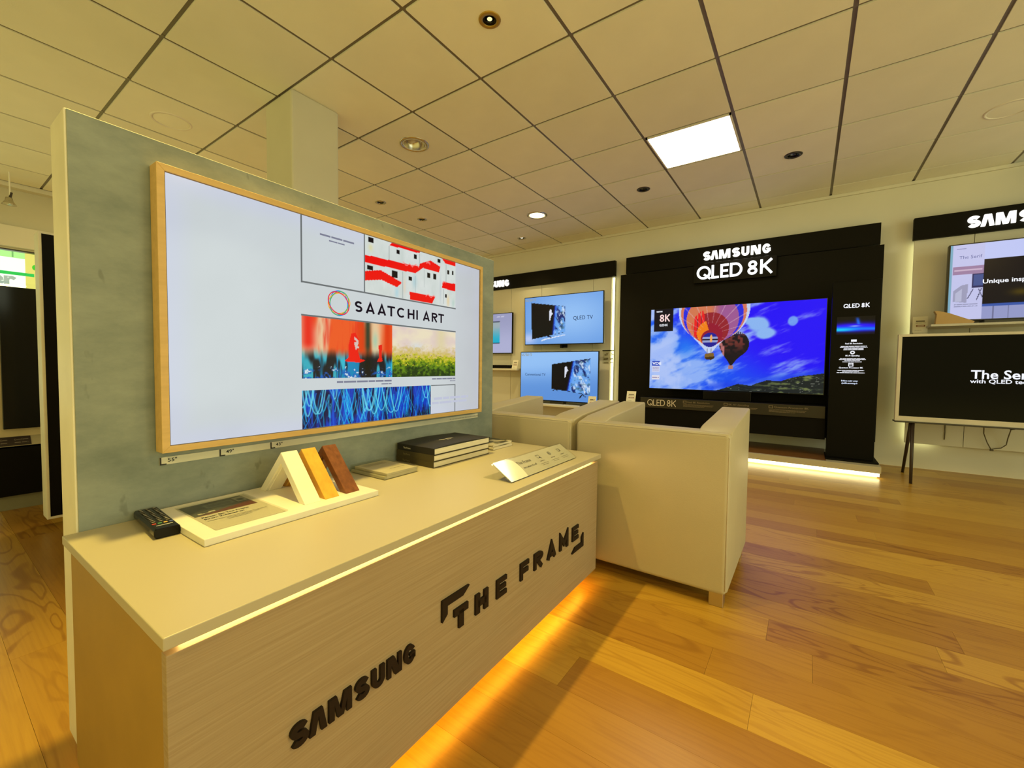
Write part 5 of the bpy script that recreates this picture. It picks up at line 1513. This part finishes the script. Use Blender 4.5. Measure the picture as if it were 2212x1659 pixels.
et = thing('easel_tv', 'white framed TV standing on thin dark legs, screen black with white words', 'television', (1.27, 4.9, 0))
EX0, EX1, EZ0, EZ1, EY = .628, 1.935, .502, 1.238, 4.85
ef = on_y(EY)
fw = .024
for plg in ([(EX0, EZ0), (EX1, EZ0), (EX1 - fw, EZ0 + .042), (EX0 + fw, EZ0 + .042)], [(EX0, EZ1), (EX0 + fw, EZ1 - .022), (EX1 - fw, EZ1 - .022), (EX1, EZ1)],
            [(EX0, EZ0), (EX0 + fw, EZ0 + .042), (EX0 + fw, EZ1 - .022), (EX0, EZ1)], [(EX1, EZ0), (EX1, EZ1), (EX1 - fw, EZ1 - .022), (EX1 - fw, EZ0 + .042)]):
    obj('frame_bar', MB().prism(plg, ef, -.055, .0), M['tv_frame_white'], et, bevel=.002)
obj('lower_flange', MB().box(EX0 - .002, EX1 + .002, EY - .015, EY + .11, EZ0 - .012, EZ0), M['tv_grey'], et, bevel=.004)
obj('back_case', MB().box(EX0 + .02, EX1 - .02, EY + .010, EY + .054, EZ0 + .03, EZ1 - .02), M['black_matte'], et)
def dark(u, v):
    return mixc(fill(u, (3, 3, 2)), (16, 14, 4), smooth(.4, .0, v))
se = picture('screen', ef, EX0 + fw, EX1 - fw, EZ0 + .042, EZ1 - .022, 20, 12, dark, M['screen_dark'], et, -.006)
obj('picture_text', text_mb('The Serif', .066, lambda a, b, d: ef(1.068 + a, .874 + b, d), -.004, bold=.018, sx=1.0), tw, se, fix=False)
obj('picture_text', text_mb('with QLED technology', .030, lambda a, b, d: ef(1.066 + a, .838 + b, d), -.004, bold=.018, sx=1.14), tw, se, fix=False)
for xx in (.745, 1.82):
    s_ = 1 if xx > 1.2 else -1
    obj('leg', MB().tube([(xx, 4.87, EZ0 - .004), (xx + s_ * .018, 4.712, .001)], .014, 10, .0105), M['leg_wood'], et, smooth=True)
    obj('leg', MB().tube([(xx, 4.93, EZ0 - .004), (xx + s_ * .001, 5.20, .001)], .014, 10, .0105), M['leg_wood'], et, smooth=True)
cr = thing('power_cable', 'thin cable looping below the white framed TV to a small black plug', 'cable', (1.35, 5.40, .24))
obj('cord', MB().tube([(1.245, 5.10, .495), (1.262, 5.30, .455), (1.282, 5.38, .39), (1.312, 5.41, .31), (1.342, 5.425, .248), (1.362, 5.425, .258), (1.40, 5.425, .268), (1.428, 5.42, .30), (1.430, 5.40, .36), (1.436, 5.38, .42), (1.437, 5.36, .455)], .004, 6), M['cable'], cr, smooth=True)
obj('plug', MB().lathe([(.001, .03), (.020, .028), (.024, .0), (.016, -.022), (.001, -.026)], (1.437, 5.35, .465), 14), M['black_matte'], cr, smooth=True)
obj('tie', MB().box(1.334, 1.356, 5.414, 5.432, .236, .250), M['cable'], cr, bevel=.003)
cr2 = thing('cable_end', 'short straight cable end hanging behind the white framed TV', 'cable', (1.05, 5.435, .3))
obj('cord', MB().tube([(1.050, 5.438, .46), (1.052, 5.438, .37), (1.050, 5.438, .302)], .004, 6), M['cable'], cr2, smooth=True)

# ================================================================== BEHIND THE PARTITION: BLACK PANEL, TV STAND, SHOP WINDOW
bp = thing('side_partition', 'black faced upright partition with white edges, narrow sliver behind the concrete partition', 'partition', (-3.46, 1.15, 0))
obj('core', MB().box(-3.52, -3.404, .424, 1.90, .050, 1.622), M['panel_edge'], bp, bevel=.003)
obj('face', MB().box(-3.404, -3.400, .437, 1.888, .066, 1.610), M['black_matte'], bp)
obj('foot', MB().box(-3.50, -3.42, .60, 1.75, 0.0, .050), M['black_matte'], bp)
st = thing('tv_stand', 'beige TV stand with black front and a sloped info card near the shop window', 'stand', (-4.1, 1.1, 0))
obj('back_panel', MB().box(-4.16, -4.045, .30, 1.95, .09, 1.33), mat('stand_beige', (0.64, 0.56, 0.40, 1), 0.5), st, bevel=.003)
obj('shelf', MB().box(-4.044, -3.990, .26, 1.95, .390, .398), M['worktop'], st)
obj('sloped_ledge', MB().prism([(-3.990, .390), (-3.990, .398), (-4.044, .452), (-4.044, .390)], lambda a, b, d: (a, d, b), .26, 1.95), M['worktop'], st)
sl = plane((-3.9895, .26, .3985), (0, 1, 0), Vector((-.054, 0, .054)).normalized(), Vector((.054, 0, .054)).normalized())
obj('info_card', MB().prism([(0, .004), (.182, .004), (.182, .072), (0, .072)], sl, .0005, .002), mat('stand_card', (0.030, 0.020, 0.026, 1), 0.5), st)
mb = MB()
for a0 in (.062, .118, .148):
    mb.ribbon(arc(a0, .048, .004, .006, 0, 350, 10), .0022, sl, .0025, .0025, True)
    dashes(mb, sl, a0 + .006, a0 + .024, .046, .005, .0025, int(a0 * 1000))
    dashes(mb, sl, a0 - .004, a0 + .022, .022, .006, .0025, int(a0 * 1000) + 1)
obj('card_print', mb, mat('stand_card_print', (0.20, 0.17, 0.15, 1), 0.5), st, fix=False)
obj('cabinet', MB().box(-4.044, -3.985, .25, 1.95, .092, .388), M['black_matte'], st)
obj('plinth', MB().box(-4.15, -4.02, .30, 1.90, .0, .092), M['base_grey'], st)
lt = thing('stand_tv', 'switched-off black TV on the beige stand near the shop window', 'television', (-4.0, .95, .505))
obj('case', MB().box(-4.044, -4.004, .331, 1.56, .503, 1.376), M['black_gloss'], lt, bevel=.003)
obj('panel', MB().box(-4.004, -4.0025, .336, 1.555, .512, 1.370), M['black_gloss'], lt, fix=False)

ss = thing('street_sign', 'bright shop-front sign with green bar and grey letters seen through the window', 'sign', (-7.25, .4, .3))
fs = on_x(-7.2)
obj('white_field', MB().box(-7.24, -7.2, -3.0, .795, .3, 2.055), glow('sign_field_white', srgb(240, 250, 226), 1.4), ss, fix=False)
obj('green_field', MB().box(-7.24, -7.2, -3.0, .795, 2.055, 2.6), glow('sign_field_green', srgb(186, 240, 146), 1.1), ss, fix=False)
obj('yellow_field', MB().box(-7.24, -7.2, .795, 2.8, .3, 2.6), glow('sign_field_yellow', srgb(246, 226, 116), 1.0), ss, fix=False)
obj('green_bar', MB().box(-7.199, -7.195, -3.0, .86, 1.868, 1.902), glow('sign_bar_green', srgb(20, 200, 84), 1.0), ss, fix=False)
obj('mullion', MB().box(-7.199, -7.195, .700, .712, 2.06, 2.6), glow('sign_mullion', srgb(130, 190, 110), 1.0), ss, fix=False)
obj('green_dot', MB().prism(arc(.868, 1.975, .022, .030, 0, 342, 18), fs, .001, .004), glow('sign_dot_green', srgb(70, 205, 50), 1.0), ss, fix=False)
gl = glow('sign_letter_grey', srgb(176, 186, 172), 1.0)
obj('letter', text_mb('er', .125, lambda a, b, d: fs(.535 + a, 1.762 + b, d), .003, bold=.05, sx=1.15), gl, ss, fix=False)
obj('lower_strip', MB().box(-7.199, -7.195, -3.0, .795, 1.0, 1.72), glow('sign_lower', srgb(206, 230, 180), 0.8), ss, fix=False)
for o in bpy.data.objects:
    if 'off' in o: del o['off']
